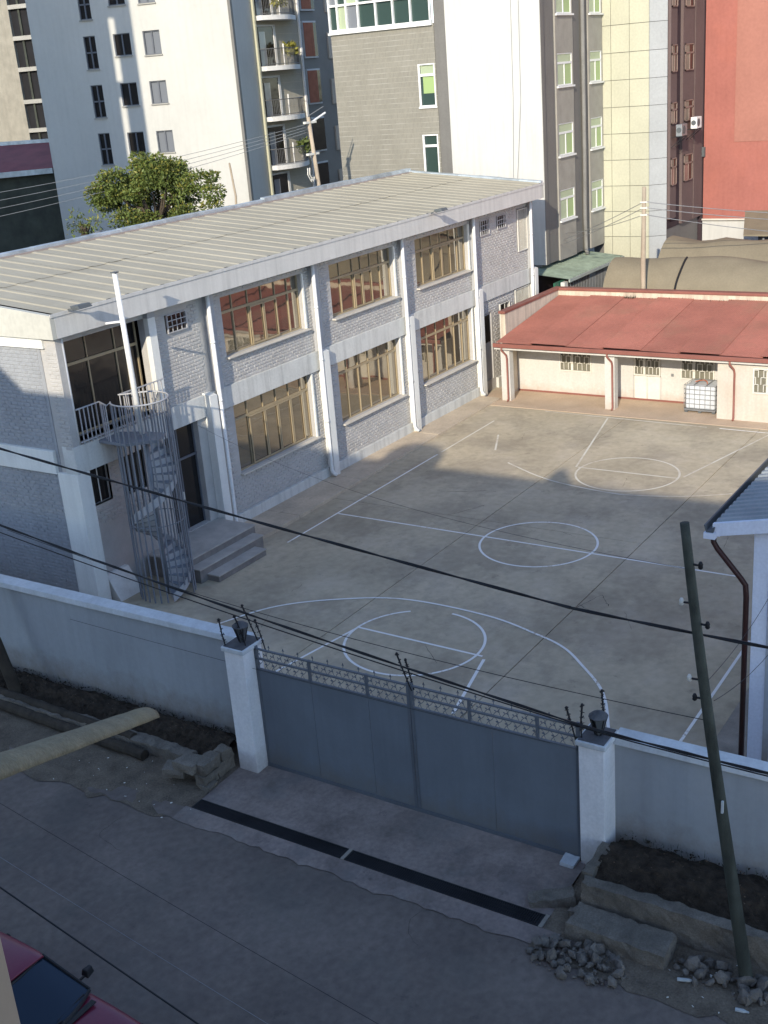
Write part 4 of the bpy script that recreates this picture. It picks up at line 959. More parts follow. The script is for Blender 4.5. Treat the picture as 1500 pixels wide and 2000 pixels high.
cable((6.6, 14, 6.7), (6.6, 3, 4.6), .06, .0028, 'pale thin wire above the road at lower left', m=m_wireg)
cable((7.4, 14, 6.4), (7.4, 3, 4.4), .06, .003, 'dark thin wire over the middle of the road')

# ================================================================== CAR
CR_ = thing('parked_car', 'maroon car with dark windscreen at the lower left corner', 'car', (8.4, 12.8, 0))
def car():
    # profile stations along y (front = -y): (y, z_low, z_belt, half width, z_top, half width top)
    st = [(10.55, .35, .62, .62), (10.7, .22, .70, .74), (11.3, .2, .80, .80), (12.2, .2, .90, .82), (13.6, .2, .93, .83), (15.2, .22, .95, .82), (16.0, .24, .93, .79), (16.35, .35, .80, .72)]
    vs = []; fs = []; cx = 8.42
    for y, zl, zt, hw in st:
        vs += [(cx-hw, y, zl), (cx-hw-.02, y, (zl+zt)/2), (cx-hw+.03, y, zt-.05), (cx-hw*.8, y, zt), (cx, y, zt+.035), (cx+hw*.8, y, zt), (cx+hw-.03, y, zt-.05), (cx+hw+.02, y, (zl+zt)/2), (cx+hw, y, zl)]
    n = 9
    for i in range(len(st)-1):
        for j in range(n-1): fs.append((i*n+j, i*n+j+1, (i+1)*n+j+1, (i+1)*n+j))
        fs.append((i*n+n-1, i*n, (i+1)*n, (i+1)*n+n-1))
    fs.append(tuple(range(n))); fs.append(tuple((len(st)-1)*n+j for j in range(n-1, -1, -1)))
    o = MB().add(vs, fs).build('body', m_car, CR_, smooth=True)
    s = o.modifiers.new('sub', 'SUBSURF'); s.levels = s.render_levels = 2
    # roof
    rv = []; rf = []
    for y, z, hw in ((13.08, 1.40, .60), (13.4, 1.45, .61), (14.2, 1.47, .61), (14.9, 1.43, .59)):
        rv += [(cx-hw, y, z-.05), (cx-hw+.06, y, z), (cx, y, z+.025), (cx+hw-.06, y, z), (cx+hw, y, z-.05)]
    for i in range(3):
        for j in range(4): rf.append((i*5+j, (i+1)*5+j, (i+1)*5+j+1, i*5+j+1))
    o = MB().add(rv, rf).build('roof', m_car, CR_, smooth=True); so_ = o.modifiers.new('sol', 'SOLIDIFY'); so_.thickness = .03; so_.offset = -1
    sb = o.modifiers.new('sub', 'SUBSURF'); sb.levels = sb.render_levels = 1
    # windscreen (curved)
    wv = []; wf = []
    for i in range(9):
        t = -1+2*i/8; wv += [(cx+t*.72, 12.22+.16*t*t, .93-.0*t), (cx+t*.58, 13.06+.10*t*t, 1.385-.015*t*t)]
        if i: k = 2*i; wf.append((k-2, k, k+1, k-1))
    MB().add(wv, wf).build('windscreen', m_carg, CR_, smooth=True)
    MB().tube([Vector(wv[2*i+1])+Vector((0, .02, .012)) for i in range(9)], .022, 6).build('screen_seal', m_plas, CR_); MB().tube([Vector(wv[2*i])+Vector((0, -.01, .0)) for i in range(9)], .03, 6).build('screen_seal', m_plas, CR_)
    MB().add([(cx-.72, 15.7, .96), (cx+.72, 15.7, .96), (cx+.56, 14.95, 1.4), (cx-.56, 14.95, 1.4)], [(0, 1, 2, 3)]).build('rear_window', m_carg, CR_)
    for s in (-1, 1):
        X = lambda b: cx+s*b
        MB().add([(X(.79), 12.55, .93), (X(.80), 13.95, .94), (X(.62), 13.95, 1.41), (X(.60), 13.2, 1.37)], [(0, 1, 2, 3)]).build('side_window', m_carg, CR_)
        MB().add([(X(.80), 14.03, .94), (X(.79), 15.4, .95), (X(.60), 14.85, 1.38), (X(.62), 14.03, 1.41)], [(0, 1, 2, 3)]).build('side_window', m_carg, CR_)
        MB().tube([(X(.74), 12.38, .93), (X(.59), 13.16, 1.39)], .025, 6).build('roof_pillar', m_plas, CR_)
        MB().tube([(X(.77), 15.65, .96), (X(.59), 14.95, 1.39)], .04, 6).build('roof_pillar', m_car, CR_)
        MB().bar((X(.80), 13.99, .94), (X(.62), 13.99, 1.42), .05).build('roof_pillar', m_plas, CR_)
        MB().prism([(X(.88), 12.56, .93), (X(1.06), 12.60, .93), (X(1.07), 12.70, .94), (X(.88), 12.72, .94)], [(X(.90), 12.58, 1.06), (X(1.04), 12.62, 1.05), (X(1.05), 12.69, 1.05), (X(.90), 12.70, 1.06)]).build('mirror', m_plas, CR_, bevel=.02)
        MB().bar((X(.80), 12.65, .95), (X(.95), 12.63, .97), .03).build('mirror_arm', m_plas, CR_)
        for y in (11.45, 15.05):
            w = MB().tube([(X(.66), y, .3), (X(.84), y, .3)], .3, 20).build('wheel', m_tyre, CR_, smooth=False)
            MB().tube([(X(.84), y, .3), (X(.855), y, .3)], .19, 16).build('rim', m_cage, w)
        MB().lathe((X(.55), 10.66, .55), [(.1, -.06), (.12, 0), (.08, .06)], 12).build('headlight', m_bottle, CR_)
    MB().bar((cx-.62, 12.28, .955), (cx+.05, 12.24, .965), .02).build('wiper', m_plas, CR_); MB().bar((cx-.0, 12.30, .965), (cx+.60, 12.36, .955), .02).build('wiper', m_plas, CR_)
    bx(cx-.6, cx+.6, 12.1, 12.2, .915, .93).build('cowl', m_plas, CR_)
car()

# ================================================================== THE BUILDING THE PICTURE IS TAKEN FROM
A = thing('near_apartment_building', 'cream rendered apartment building on this side of the street with the viewing window', 'building', (-6, 5, 0))
mb = MB(); mb.box(-14, -.6, -6, 19.35, 0, 15.78)
mb.prism([(-14, 19.35, 0), (-.6, 19.35, 0), (-.6, 21.2, 0), (-14, 21.2, 0)], [(-14, 19.35, 15.78), (-.6, 19.35, 15.78), (-.6, 21.2, 17.2), (-14, 21.2, 17.2)])
mb.box(-14, -.6, 21.2, 27, 0, 17.2); mb.build('wall', m_bldg, A)
MB().lathe((-1.75, 11.55, 15.8), [(1.1, 0), (1.12, .9), (.9, 1.15), (.3, 1.25)], 24).build('roof_tank', m_gutter, A, smooth=True)
MB().prism([(-1.4, 5.2, 15.78), (-.7, 5.2, 15.78), (-.7, 6.3, 15.78), (-1.4, 6.3, 15.78)], [(-1.2, 5.6, 16.5), (-.9, 5.6, 16.5), (-.9, 5.9, 16.5), (-1.2, 5.9, 16.5)]).build('roof_vent', m_bldg, A)
for zf in (1.2, 4.6, 8.0, 11.4):
    for y in range(-5, 24, 4):
        bx(-.62, -.59, y, y+1.8, zf, zf+1.5).build('window', m_gdark, A)
# window post at the lower left corner of the view
MB().prism([(.40, .625, 10.5), (.365, .68, 10.5), (.32, .65, 10.5), (.355, .60, 10.5)], [(.40, .625, 15.2), (.365, .68, 15.2), (.32, .65, 15.2), (.355, .60, 15.2)]).build('window_post', m_tan, A, bevel=.004)
# weathered half-round ridge cap of the lean-to roof below
RC = thing('ridge_cap', 'mossy half round cement ridge cap jutting in from the left over the road', 'roof ridge', (2.9, 4.25, 10.8))
a = Vector((-.5, 2.09, 12.88)); b = Vector((5.75, 6.33, 9.07))
a = Vector((2.907, 4.253, 10.78)); b = Vector((5.55, 6.16, 9.17))
d = (b-a).normalized(); sidev = d.cross(Vector((0, 0, 1))).normalized(); upv = sidev.cross(d)
a = a-d*2.2
vs = []; fs = []; n = 26; mseg = 10
for i in range(n+1):
    p = a+(b-a)*i/n
    for j in range(mseg+1):
        t = PI*j/mseg; rr = .098+.006*noise.noise((i*.5, j*.6, 0)); e = (.05*noise.noise((j*.8, 3, 0)) if i == n else 0)
        vs.append(tuple(p+sidev*(-math.cos(t)*rr)+upv*(math.sin(t)*rr*.75)+d*e))
for i in range(n):
    for j in range(mseg): k = i*(mseg+1)+j; fs.append((k, k+mseg+1, k+mseg+2, k+1))
o = MB().add(vs, fs).build('cap_sheet', m_ridge, RC, smooth=True); s_ = o.modifiers.new('sol', 'SOLIDIFY'); s_.thickness = .02

# ================================================================== BACKGROUND, right group
B = thing('grey_white_tower', 'tall office tower, grey tiled on one part and bare white on the other', 'building', (56, 31, 0))
X0 = 53.2
hw = [(31.02, 31.98, 12.0, 14.0), (31.05, 31.95, 8.6, 10.68)]
mb = MB(); wallgrid(mb, 30.95, 37.0, 4.3, 15.82, hw, lambda a, b, c, d: mb.box(X0, X0+.3, a, b, c, d)); mb.box(X0+.3, 60.4, 36.7, 37.0, 0, 22)
def tilemat():
    m = mat('ribbed_tile', (.225, .215, .185), rough=.6, var=.06, scale=.9, fine=.05, bump=.1)
    N = m.node_tree.nodes; L = m.node_tree.links; b = N[m['bsdf']]; g = N.new('ShaderNodeNewGeometry')
    mp = N.new('ShaderNodeMapping'); mp.inputs['Rotation'].default_value = (0, math.radians(90), math.radians(90)); L.new(g.outputs['Position'], mp.inputs[0])
    sx = N.new('ShaderNodeSeparateXYZ'); L.new(g.outputs['Position'], sx.inputs[0]); cb = N.new('ShaderNodeCombineXYZ'); L.new(sx.outputs['Y'], cb.inputs[0]); L.new(sx.outputs['Z'], cb.inputs[1])
    br = N.new('ShaderNodeTexBrick'); L.new(cb.outputs[0], br.inputs['Vector']); br.inputs['Scale'].default_value = 1; br.inputs['Brick Width'].default_value = .075; br.inputs['Row Height'].default_value = .245; br.offset = 0
    br.inputs['Mortar Size'].default_value = .009; br.inputs['Color1'].default_value = (1, 1, 1, 1); br.inputs['Color2'].default_value = (.90, .89, .88, 1); br.inputs['Mortar'].default_value = (1.3, 1.28, 1.22, 1); br.inputs['Bias'].default_value = -.2
    src = b.inputs['Base Color'].links[0].from_socket
    mm = N.new('ShaderNodeMix'); mm.data_type = 'RGBA'; mm.blend_type = 'MULTIPLY'; mm.inputs['Factor'].default_value = 1; L.new(src, mm.inputs['A']); L.new(br.outputs['Color'], mm.inputs['B'])
    # broken pale row joints
    nz = N.new('ShaderNodeTexNoise'); nz.inputs['Scale'].default_value = 1.3; L.new(g.outputs['Position'], nz.inputs['Vector'])
    b2 = N.new('ShaderNodeTexBrick'); L.new(cb.outputs[0], b2.inputs['Vector']); b2.inputs['Scale'].default_value = 1; b2.inputs['Brick Width'].default_value = 60; b2.inputs['Row Height'].default_value = .245
    b2.inputs['Mortar Size'].default_value = .014; b2.inputs['Color1'].default_value = (0, 0, 0, 1); b2.inputs['Color2'].default_value = (0, 0, 0, 1); b2.inputs['Mortar'].default_value = (1, 1, 1, 1)
    mr = N.new('ShaderNodeMapRange'); mr.inputs[1].default_value = .45; mr.inputs[2].default_value = .6; L.new(nz.outputs['Fac'], mr.inputs[0])
    ml = N.new('ShaderNodeMath'); ml.operation = 'MULTIPLY'; L.new(b2.outputs['Color'], ml.inputs[0]); L.new(mr.outputs[0], ml.inputs[1])
    m3 = N.new('ShaderNodeMix'); m3.data_type = 'RGBA'; m3.inputs['B'].default_value = (.34, .33, .29, 1); L.new(ml.outputs[0], m3.inputs['Factor']); L.new(mm.outputs['Result'], m3.inputs['A'])
    L.new(m3.outputs['Result'], b.inputs['Base Color']); return m
m_tile = tilemat()
mb.build('tiled_wall', m_tile, B)
bx(X0+.05, X0+.3, 30.3, 30.95, 4.3, 22).build('pier_strip', m_side, B)
mb = MB(); mb.box(X0, X0+.3, 25.3, 30.3, 4.3, 22); mb.build('white_wall', m_bigw, B)
bx(X0-.01, X0+.3, 25.28, 25.31, 4.3, 22).build('edge_trim', m_side, B)
bx(X0+.02, X0+.3, 30.95, 37, 17.9, 22).build('upper_wall', m_tile, B)
def twin(y0, y1, z0, z1, blind):
    f = MB(); f.box(X0-.03, X0+.06, y0, y1, z0, z0+.07); f.box(X0, X0+.06, y0, y1, z1-.06, z1); f.box(X0, X0+.06, y0, y0+.07, z0+.07, z1-.06); f.box(X0, X0+.06, y1-.1, y1, z0+.07, z1-.06)
    zt = z0+(z1-z0)*.74; f.box(X0, X0+.06, y0+.07, y1-.1, zt-.06, zt+.06); f = f.build('window', m_al, B)
    bx(X0+.1, X0+.12, y0+.07, y1-.1, zt, z1).build('pane', m_greenl if blind else m_gteal, f)
    bx(X0+.1, X0+.12, y0+.07, y1-.1, z0, zt).build('pane', m_gteal, f)
    if blind: bx(X0+.08, X0+.095, y0+.12, y1-.22, z0+(zt-z0)*.42, zt-.06).build('blind', m_green, f)
    bx(X0-.08, X0+.1, y0-.05, y1+.02, z0-.07, z0-.002).build('sill', m_al, f)
twin(31.02, 31.98, 12.0, 14.0, True); twin(31.05, 31.95, 8.6, 10.68, False)
# glazed strip
f = MB()
ys = [37.0, 36.5, 35.95, 35.25, 34.2, 33.2, 32.2, 31.1]
f.box(X0-.06, X0+.1, 31.05, 37.04, 15.82, 15.95); f.box(X0-.06, X0+.1, 31.05, 37.04, 17.8, 17.92); f.box(X0-.04, X0+.08, 31.05, 37.02, 17.02, 17.12)
for y in ys: f.box(X0-.05, X0+.09, y-.04, y+.04, 15.95, 17.8)
f = f.build('window', m_al, B)
for i in range(len(ys)-1):
    for a, b in ((15.95, 17.02), (17.12, 17.8)): bx(X0+.1, X0+.12, ys[i+1], ys[i], a, b).build('pane', [m_gteal, m_gwin, m_greenl][(i*2+(a > 16)) % 3] if i < 3 else m_gteal, f)
bx(X0-.14, X0+.02, 31.0, 37.08, 15.72, 15.82).build('sill', m_al, B)
# side wall facing the court
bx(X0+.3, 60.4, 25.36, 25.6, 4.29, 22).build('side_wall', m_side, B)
zrow = [(15.72, 17.5), (12.5, 13.97), (9.28, 10.78), (6.2, 7.65)]
for (xa, xb) in ((54.75, 56.75), (58.62, 60.38)):
    prev = 22
    hs = [(xa+.15, xb-.12, z0, z1) for z0, z1 in zrow]
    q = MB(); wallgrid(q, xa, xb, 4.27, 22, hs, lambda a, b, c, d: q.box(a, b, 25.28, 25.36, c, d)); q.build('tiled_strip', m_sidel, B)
    for z0, z1 in zrow:
        a, b = xa+.15, xb-.12; y = 25.33
        f = MB(); f.box(a, b, y-.03, y, z0, z0+.06); f.box(a, b, y-.03, y, z1-.05, z1); f.box(a, a+.06, y-.03, y, z0+.06, z1-.05); f.box(b-.06, b, y-.03, y, z0+.06, z1-.05)
        zt = z0+(z1-z0)*.7; f.box(a+.06, b-.06, y-.03, y, zt-.05, zt+.05); f.box((a+b)/2-.03, (a+b)/2+.03, y-.03, y, z0+.06, zt-.05); f = f.build('window', m_al, B)
        bx(a, (a+b)/2, y+.0, y+.02, z0, zt).build('pane', m_greenl, f); bx((a+b)/2, b, y, y+.02, z0, zt).build('pane', m_green, f); bx(a, b, y, y+.02, zt, z1).build('pane', m_greenl, f)
        bx(a-.1, b+.1, 25.18, 25.34, z0-.09, z0-.01).build('sill', m_al, f)
MB().tube([(57.75, 25.2, 22), (57.75, 25.2, 9), (57.68, 25.2, 6), (57.75, 25.2, 4.35), (57.7, 25.1, 4.1)], .1, 10).build('downpipe', mat('dull_pipe', (.20, .195, .18), var=.15, bump=0), B, smooth=True)
bx(X0+1.4, 60.4, 26.8, 36.7, 0, 4.29).build('ground_floor', m_brownd, B)
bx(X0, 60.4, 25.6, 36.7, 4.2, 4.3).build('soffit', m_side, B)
for y in (26.3, 26.7): 
    o = MB().tube([(X0-.03, y, 22), (X0-.03, y+.1, 12), (X0-.03, y+.45 if y < 26.5 else y+.25, 8)], .012, 4).build('wall_cable', m_wireg, B)
# cream panel tower
Cc = thing('cream_panel_tower', 'slim tower clad in square pale yellow panels with silver corner', 'building', (61, 24, 0))
bx(60.46, 66, 22.9, 25.9, 0, 23).build('core', m_side, Cc)
MB().prism([(60.46, 22.79, 0), (61.02, 22.08, 0), (66, 22.08, 0), (66, 22.9, 0), (60.46, 22.9, 0)], [(60.46, 22.79, 23), (61.02, 22.08, 23), (66, 22.08, 23), (66, 22.9, 23), (60.46, 22.9, 23)]).build('corner_core', m_side, Cc)
cy = [25.33, 24.83, 23.84, 22.80]
z = 4.61-1.31*4
while z < 22:
    for i in range(3):
        bx(60.40+R()*.006, 60.46, cy[i+1]+.012, cy[i]-.012, z+.013, z+1.297).build('panel', m_panel, Cc)
    MB().prism([(60.41, 22.79, z+.013), (60.46, 22.82, z+.013), (61.02, 22.10, z+.013), (60.98, 22.06, z+.013)], [(60.41, 22.79, z+1.297), (60.46, 22.82, z+1.297), (61.02, 22.10, z+1.297), (60.98, 22.06, z+1.297)]).build('panel', m_panels, Cc)
    z += 1.31
# brown block
D = thing('brown_block', 'narrow dark purple brown block with air conditioners, squeezed beside the red wall', 'building', (63, 22.5, 0))
bx(66.08, 70, 21.88, 24, 0, 24).build('dark_gap_filler', m_brownd, D)  # dark filler closing the gap, stands in for its shade
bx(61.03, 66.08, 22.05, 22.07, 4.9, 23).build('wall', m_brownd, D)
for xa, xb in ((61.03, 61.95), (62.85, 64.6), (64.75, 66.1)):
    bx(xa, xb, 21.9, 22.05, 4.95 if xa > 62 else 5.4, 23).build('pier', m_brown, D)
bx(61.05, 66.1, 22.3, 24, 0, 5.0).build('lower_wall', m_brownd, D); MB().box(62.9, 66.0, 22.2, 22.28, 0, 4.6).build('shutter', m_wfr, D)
for xa, xb in ((60.95+.12, 61.85), (63.05, 64.35)):
    for z0, z1 in ((15.7, 17.2), (12.65, 13.95), (10.15, 11.2), (7.1, 8.47)):
        f = MB(); y = 21.86; f.box(xa, xb, y-.03, y+.03, z0, z0+.05); f.box(xa, xb, y-.03, y+.03, z1-.05, z1); f.box(xa, xa+.05, y-.03, y+.03, z0, z1); f.box(xb-.05, xb, y-.03, y+.03, z0, z1)
        zt = z0+(z1-z0)*.66; f.box(xa, xb, y-.03, y+.03, zt-.04, zt+.04); f.box((xa+xb)/2-.03, (xa+xb)/2+.03, y-.03, y+.03, z0, zt); f = f.build('window', mat('brown_alu', (.24, .175, .15), rough=.5, var=.1, bump=0), D)
        m1 = mat('salmon_curtain', (.26, .15, .12), var=.15, bump=0); m2 = mat('tan_curtain', (.22, .18, .14), var=.15, bump=0)
        bx(xa, (xa+xb)/2, y+.0, y+.02, z0, zt).build('pane', m1 if z0 < 9 else m2, f); bx((xa+xb)/2, xb, y+.01, y+.02, z0, z1).build('pane', m_gdark, f); bx(xa, (xa+xb)/2, y, y+.02, zt, z1).build('pane', m2, f)
for (x, z, lab, mm) in ((61.45, 9.55, 'grey air conditioner on the brown block beside the silver corner', m_cage), (63.7, 9.75, 'bright white air conditioner on the brown block beside the red wall', m_al)):
    t = thing('air_conditioner', lab, 'air conditioner', (x, 21.6, z), 'air conditioners on the brown block')
    bx(x-.4, x+.4, 21.3, 21.62, z, z+.58).build('case', mm, t, bevel=.02)
    MB().tube([(x-.401, 21.46, z+.3), (x-.42, 21.46, z+.3)], .13, 16).build('fan_grille', m_gutter, t)
    MB().tube([(x-.1, 21.299, z+.3), (x-.1, 21.28, z+.3)], .2, 16).build('fan_grille', m_gutter, t)
    for dx in (-.3, .3):
        MB().bar((x+dx, 21.25, z-.03), (x+dx, 21.88, z-.03), .035).build('bracket', m_iron, t); MB().bar((x+dx, 21.3, z-.05), (x+dx, 21.88, z-.55), .03).build('bracket', m_iron, t)
# red building
E = thing('red_building', 'big blank red rendered building at the upper right with white base', 'building', (67, 10, 0))
bx(66.2, 78, -30, 21.85, 4.75, 24).build('wall', m_redw, E); bx(66.17, 66.2, -30, 20.18, 8.8, 24).build('faded_patch', m_redw2, E)
bx(66.25, 78, -30, 21.9, 0, 4.66).build('base_wall', m_bigw, E); bx(66.1, 66.3, -30, 21.95, 4.66, 4.75).build('ledge', m_sill, E)
bx(66.0, 66.18, 21.75, 21.98, 8.1, 8.6).build('corner_box', m_gutter, E)
# canopies of tarpaulin
def vault(xa, xb, y0, y1, z0, zt, lab, seam=None, wob=.28, seed=0):
    t = thing('tarpaulin_canopy', lab, 'canopy', ((xa+xb)/2, y0, 0), 'brown tarpaulin canopies behind the red roof')
    nx, ny = 14, 40; vs = []; fs = []
    for j in range(ny+1):
        y = y0+(y1-y0)*j/ny
        for i in range(nx+1):
            s = i/nx; x = xa+(xb-xa)*s; h = math.sin(PI*s)**.75 if 0 < s < 1 else 0
            rib = .10*abs(math.sin((y-y0)*PI/2.6))*h
            z = z0+(zt-z0)*h-rib+wob*noise.noise((x*.7, y*.5, seed))*h
            vs.append((x, y, z))
    for j in range(ny):
        for i in range(nx): a = j*(nx+1)+i; fs.append((a, a+1, a+nx+2, a+nx+1))
    MB().add(vs, fs).build('sheet', m_tarp, t, smooth=True)
    q = [vs[i] for i in range(nx+1)]; MB().add(q+[(xb, y0, z0-.02)], [tuple(range(nx+2))]).build('end_sheet', m_tarp, t)
    if seam:
        jj = int(ny*seam); q = MB(); P_ = [vs[jj*(nx+1)+i] for i in range(nx//2+1)]
        q.tube([(x-.02, y, z+.02) for x, y, z in P_], .05, 5); q.build('seam_strap', m_iron, t)
    for y in (y0-.3, (y0+y1)/2, y1+.3):
        MB().tube([(xa+.1, y, 0), (xa+.1, y, z0)], .05, 8).build('post', m_cage, t); MB().tube([(xb-.1, y, 0), (xb-.1, y, z0)], .05, 8).build('post', m_cage, t)
    bx(xa, xa+.05, y1, y0, z0-.14, z0-.02).build('edge_beam', m_grille, t)
vault(51.6, 55.0, 21.75, -6, 3.45, 4.72, 'nearer vaulted brown tarpaulin canopy behind the red roof', seam=.135, seed=2)
vault(55.2, 60.0, 20.6, -6, 3.45, 5.05, 'further and higher vaulted brown tarpaulin canopy behind the red roof', seed=8)
t = thing('flat_canopy', 'flat brown canopy edge high at the right against the red wall', 'canopy', (63, 17, 0))
MB().prism([(60.6, 17.9, 4.62), (60.6, 5, 4.62), (64.2, 5, 5.35), (64.2, 18.9, 5.35)], [(60.6, 17.9, 4.70), (60.6, 5, 4.70), (64.2, 5, 5.43), (64.2, 18.9, 5.43)]).build('sheet', m_tarp, t)
for y in (17.0, 11, 6): MB().tube([(61, y, 0), (61, y, 4.65)], .07, 8).build('post', m_cage, t)
bx(64.3, 64.5, 5, 18.2, 0, 5.3).build('back_wall', m_wfr, t)
# green lean-to
t = thing('green_lean_to', 'green sheet roofed lean-to with barred front under the grey tower', 'shelter', (56, 24.5, 0))
ng = 24
for k in range(6):
    xa = 51.9+k*1.13; pr = []
    for i in range(4):
        a = xa+i*.2825; pr += [(a, 0), (a+.15, 0), (a+.19, .04), (a+.25, .04)]
    pr.append((xa+1.13, 0)); n = len(pr)
    MB().add([(x, 23.55, 3.87+z) for x, z in pr]+[(x, 26.6, 4.2+z) for x, z in pr], [(i, i+1, n+i+1, n+i) for i in range(n-1)]).build('roof_sheet', m_gsheet, t)
bx(51.85, 58.7, 23.48, 23.55, 3.74, 3.88).build('eaves_board', mat('pale_green_trim', (.36, .40, .36), var=.12), t)
for i in range(34): MB().box(52.3+i*.19, 52.34+i*.19, 23.66, 23.7, 0, 3.74).build('bar', m_cage, t)
bx(51.7, 52.1, 23.7, 23.9, 0, 3.75).build('corner_post', m_grille, t); bx(51.2, 52.3, 23.95, 24.05, 0, 3.8).build('side_panel', m_gwall, t); bx(56.8, 57.6, 23.7, 23.74, 1.5, 3.1).build('sign_board', m_cage, t)
bx(52.3, 58.6, 25.4, 25.5, 0, 3.9).build('back_wall', m_brownd, t)
# right far pole with wires
t = thing('utility_pole', 'pale wooden utility pole rising behind the red roofed house', 'pole', (51, 19.45, 0))
MB().tube([(51.0, 19.48, 0), (51.0, 19.52, 5), (51.0, 19.47, 8.18)], [.12, .11, .085], 10).build('shaft', m_polec, t, smooth=True)
for z in (7.5, 7.25, 6.95): MB().box(50.9, 51.1, 19.3, 19.62, z, z+.06).build('bracket', m_grille, t)
for i, (z, e) in enumerate(((7.53, (60.5, 8, 5.6)), (7.28, (60.5, 7.4, 5.2)), (6.98, (60, 9.5, 4.6)))):
    cable((51, 19.4, z), e, .25, .018, ('highest', 'middle', 'lowest')[i]+' pale wire running right from the pole behind the red roof', m_wireg, grp='wires on the pole behind the red roof')
for i, (z, e) in enumerate(((7.53, (60, 32, 3.2)), (7.28, (58.5, 31, 3.4)), (6.98, (57.5, 28, 5.2)))):
    cable((51, 19.5, z), e, .3, .014, ('highest', 'middle', 'lowest')[i]+' thin wire running left from the pole behind the red roof', m_wireg, grp='wires on the pole behind the red roof')

# ================================================================== BACKGROUND, left group
az = math.radians(106.5); U = (math.cos(az), math.sin(az)); OW = (53.86, 43.93)
# frame: u along wall (leftwards in the picture), n>0 = away from viewer is (-U.y,U.x) -> (-.96,-.28) is TOWARD the viewer
Wt = thing('white_apartment_block', 'tall white apartment block with three columns of small windows', 'building', (*OW, 0))
WH = []
for z0, z1 in ((17.8, 19.37), (15.2, 16.95), (12.58, 14.35), (9.97, 11.73)): WH.append((8.33, 9.08, z0, z1))
for z0, z1 in ((18.38, 19.45), (15.76, 16.92), (13.1, 14.33), (10.5, 11.67)): WH.append((6.16, 7.2, z0, z1))
for z0, z1 in ((18.33, 19.34), (15.68, 16.93), (13.1, 14.31), (10.45, 11.64)): WH.append((4.33, 5.36, z0, z1))
mb = MB(); wallgrid(mb, 0, 12.35, 0, 24, WH, lambda a, b, c, d: fbox(mb, OW, U, a, b, -.25, 0, c, d)); fbox(mb, OW, U, 0, 12.35, -9, -.9, 0, 24); fbox(mb, OW, U, 0, .3, -.9, -.25, 0, 24); mb.build('wall', m_apt, Wt)
fbox(MB(), OW, U, -.06, .10, -.24, .03, 0, 24).build('corner_trim', m_side, Wt)
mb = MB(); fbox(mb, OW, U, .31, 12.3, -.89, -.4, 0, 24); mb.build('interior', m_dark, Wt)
for i, (a, b, c, d) in enumerate(WH):
    f = MB(); w = .05; fbox(f, OW, U, a, b, -.12, -.06, c, c+w); fbox(f, OW, U, a, b, -.12, -.06, d-w, d); fbox(f, OW, U, a, a+w, -.12, -.06, c+w, d-w); fbox(f, OW, U, b-w, b, -.12, -.06, c+w, d-w); fbox(f, OW, U, (a+b)/2-.04, (a+b)/2+.04, -.12, -.06, c+w, d-w)
    if i < 4: fbox(f, OW, U, a, b, -.12, -.06, (c+d)/2-.04, (c+d)/2+.04)
    f = f.build('window', m_wfr, Wt)
    gm = m_gwin if i >= 8 else m_gdark
    fbox(MB(), OW, U, a, (a+b)/2, -.16, -.14, c, d).build('pane', gm, f); fbox(MB(), OW, U, (a+b)/2, b, -.18, -.16, c, d).build('pane', m_gdark if i < 8 and i >= 4 else gm, f)
    fbox(MB(), OW, U, a-.04, b+.04, -.1, .08, c-.07, c-.002).build('sill', m_slab, f)
# balcony block
Bb = thing('balcony_apartment_block', 'tall apartment block with stacked curved balconies between other towers', 'building', (60, 45, 0))
bx(54.2, 61.35, 45.0, 52, 0, 24).build('wall', m_tileb, Bb)
q = MB(); q.box(54.3, 56.75, 44.9, 45, 0, 24); q.build('dark_tile_strip', m_aptr, Bb)
q = MB()
z = 6
while z < 20: q.box(54.3, 61.33, 44.975 if False else 44.985, 45.0, z, z+.02); z += .45
q.build('tile_joints', m_aptr, Bb)
MB().box(56.75, 56.87, 44.6, 45, 0, 24).build('corner_fin', mat('pale_olive_trim', (.46, .45, .33), var=.08), Bb)
bx(61.35, 61.5, 44.9, 45.1, 0, 24).build('corner_trim', m_balc, Bb)
for zs in (17.27, 14.58, 11.82, 9.1, 6.4):
    n = 12; pts = [(57.0, 45.0)]+[(57.0+3.75*i/n, 45.0-.35-.85*math.sin(PI*min(1, .15+.85*i/n))) for i in range(n+1)]+[(60.75, 45.0)]
    q = MB().prism([(x, y, zs-.22) for x, y in pts], [(x, y, zs+.03) for x, y in pts]); bal = q.build('balcony', m_balc, Bb)
    rp = pts[1:-1]
    MB().tube([(x, y+.04, zs+.95) for x, y in [(57.0, 45)]+rp+[(60.75, 45)]], .025, 5).build('rail', m_railb, bal); MB().tube([(x, y+.04, zs+.12) for x, y in rp], .02, 5).build('rail', m_railb, bal)
    q = MB()
    for i in range(n*3):
        s = i/(n*3); k = min(n-1, int(s*n)); fr = s*n-k; x = rp[k][0]+(rp[k+1][0]-rp[k][0])*fr; y = rp[k][1]+(rp[k+1][1]-rp[k][1])*fr+.04
        q.tube([(x, y, zs+.05), (x+.03*math.sin(i), y, zs+.5), (x, y, zs+.95)], .012, 4)
    q.build('balusters', m_railb, bal, stuff=True)
    d = bx(57.35, 58.75, 44.92, 44.99, zs+.03, zs+2.15).build('door', m_gdark, Bb); bx(57.4, 57.95, 44.90, 44.92, zs+.05, zs+1.9).build('curtain', m_gwin, d)
    bx(58.75, 58.95, 44.88, 45, zs+.03, zs+2.2).build('door_jamb', m_balc, Bb); bx(57.3, 58.95, 44.88, 45, zs+2.17, zs+2.27).build('door_lintel', m_balc, Bb)
    MB().tube([(58.72, 44.25, zs), (58.72, 44.25, zs+1.2)], .05, 8).build('post', m_balc, bal)
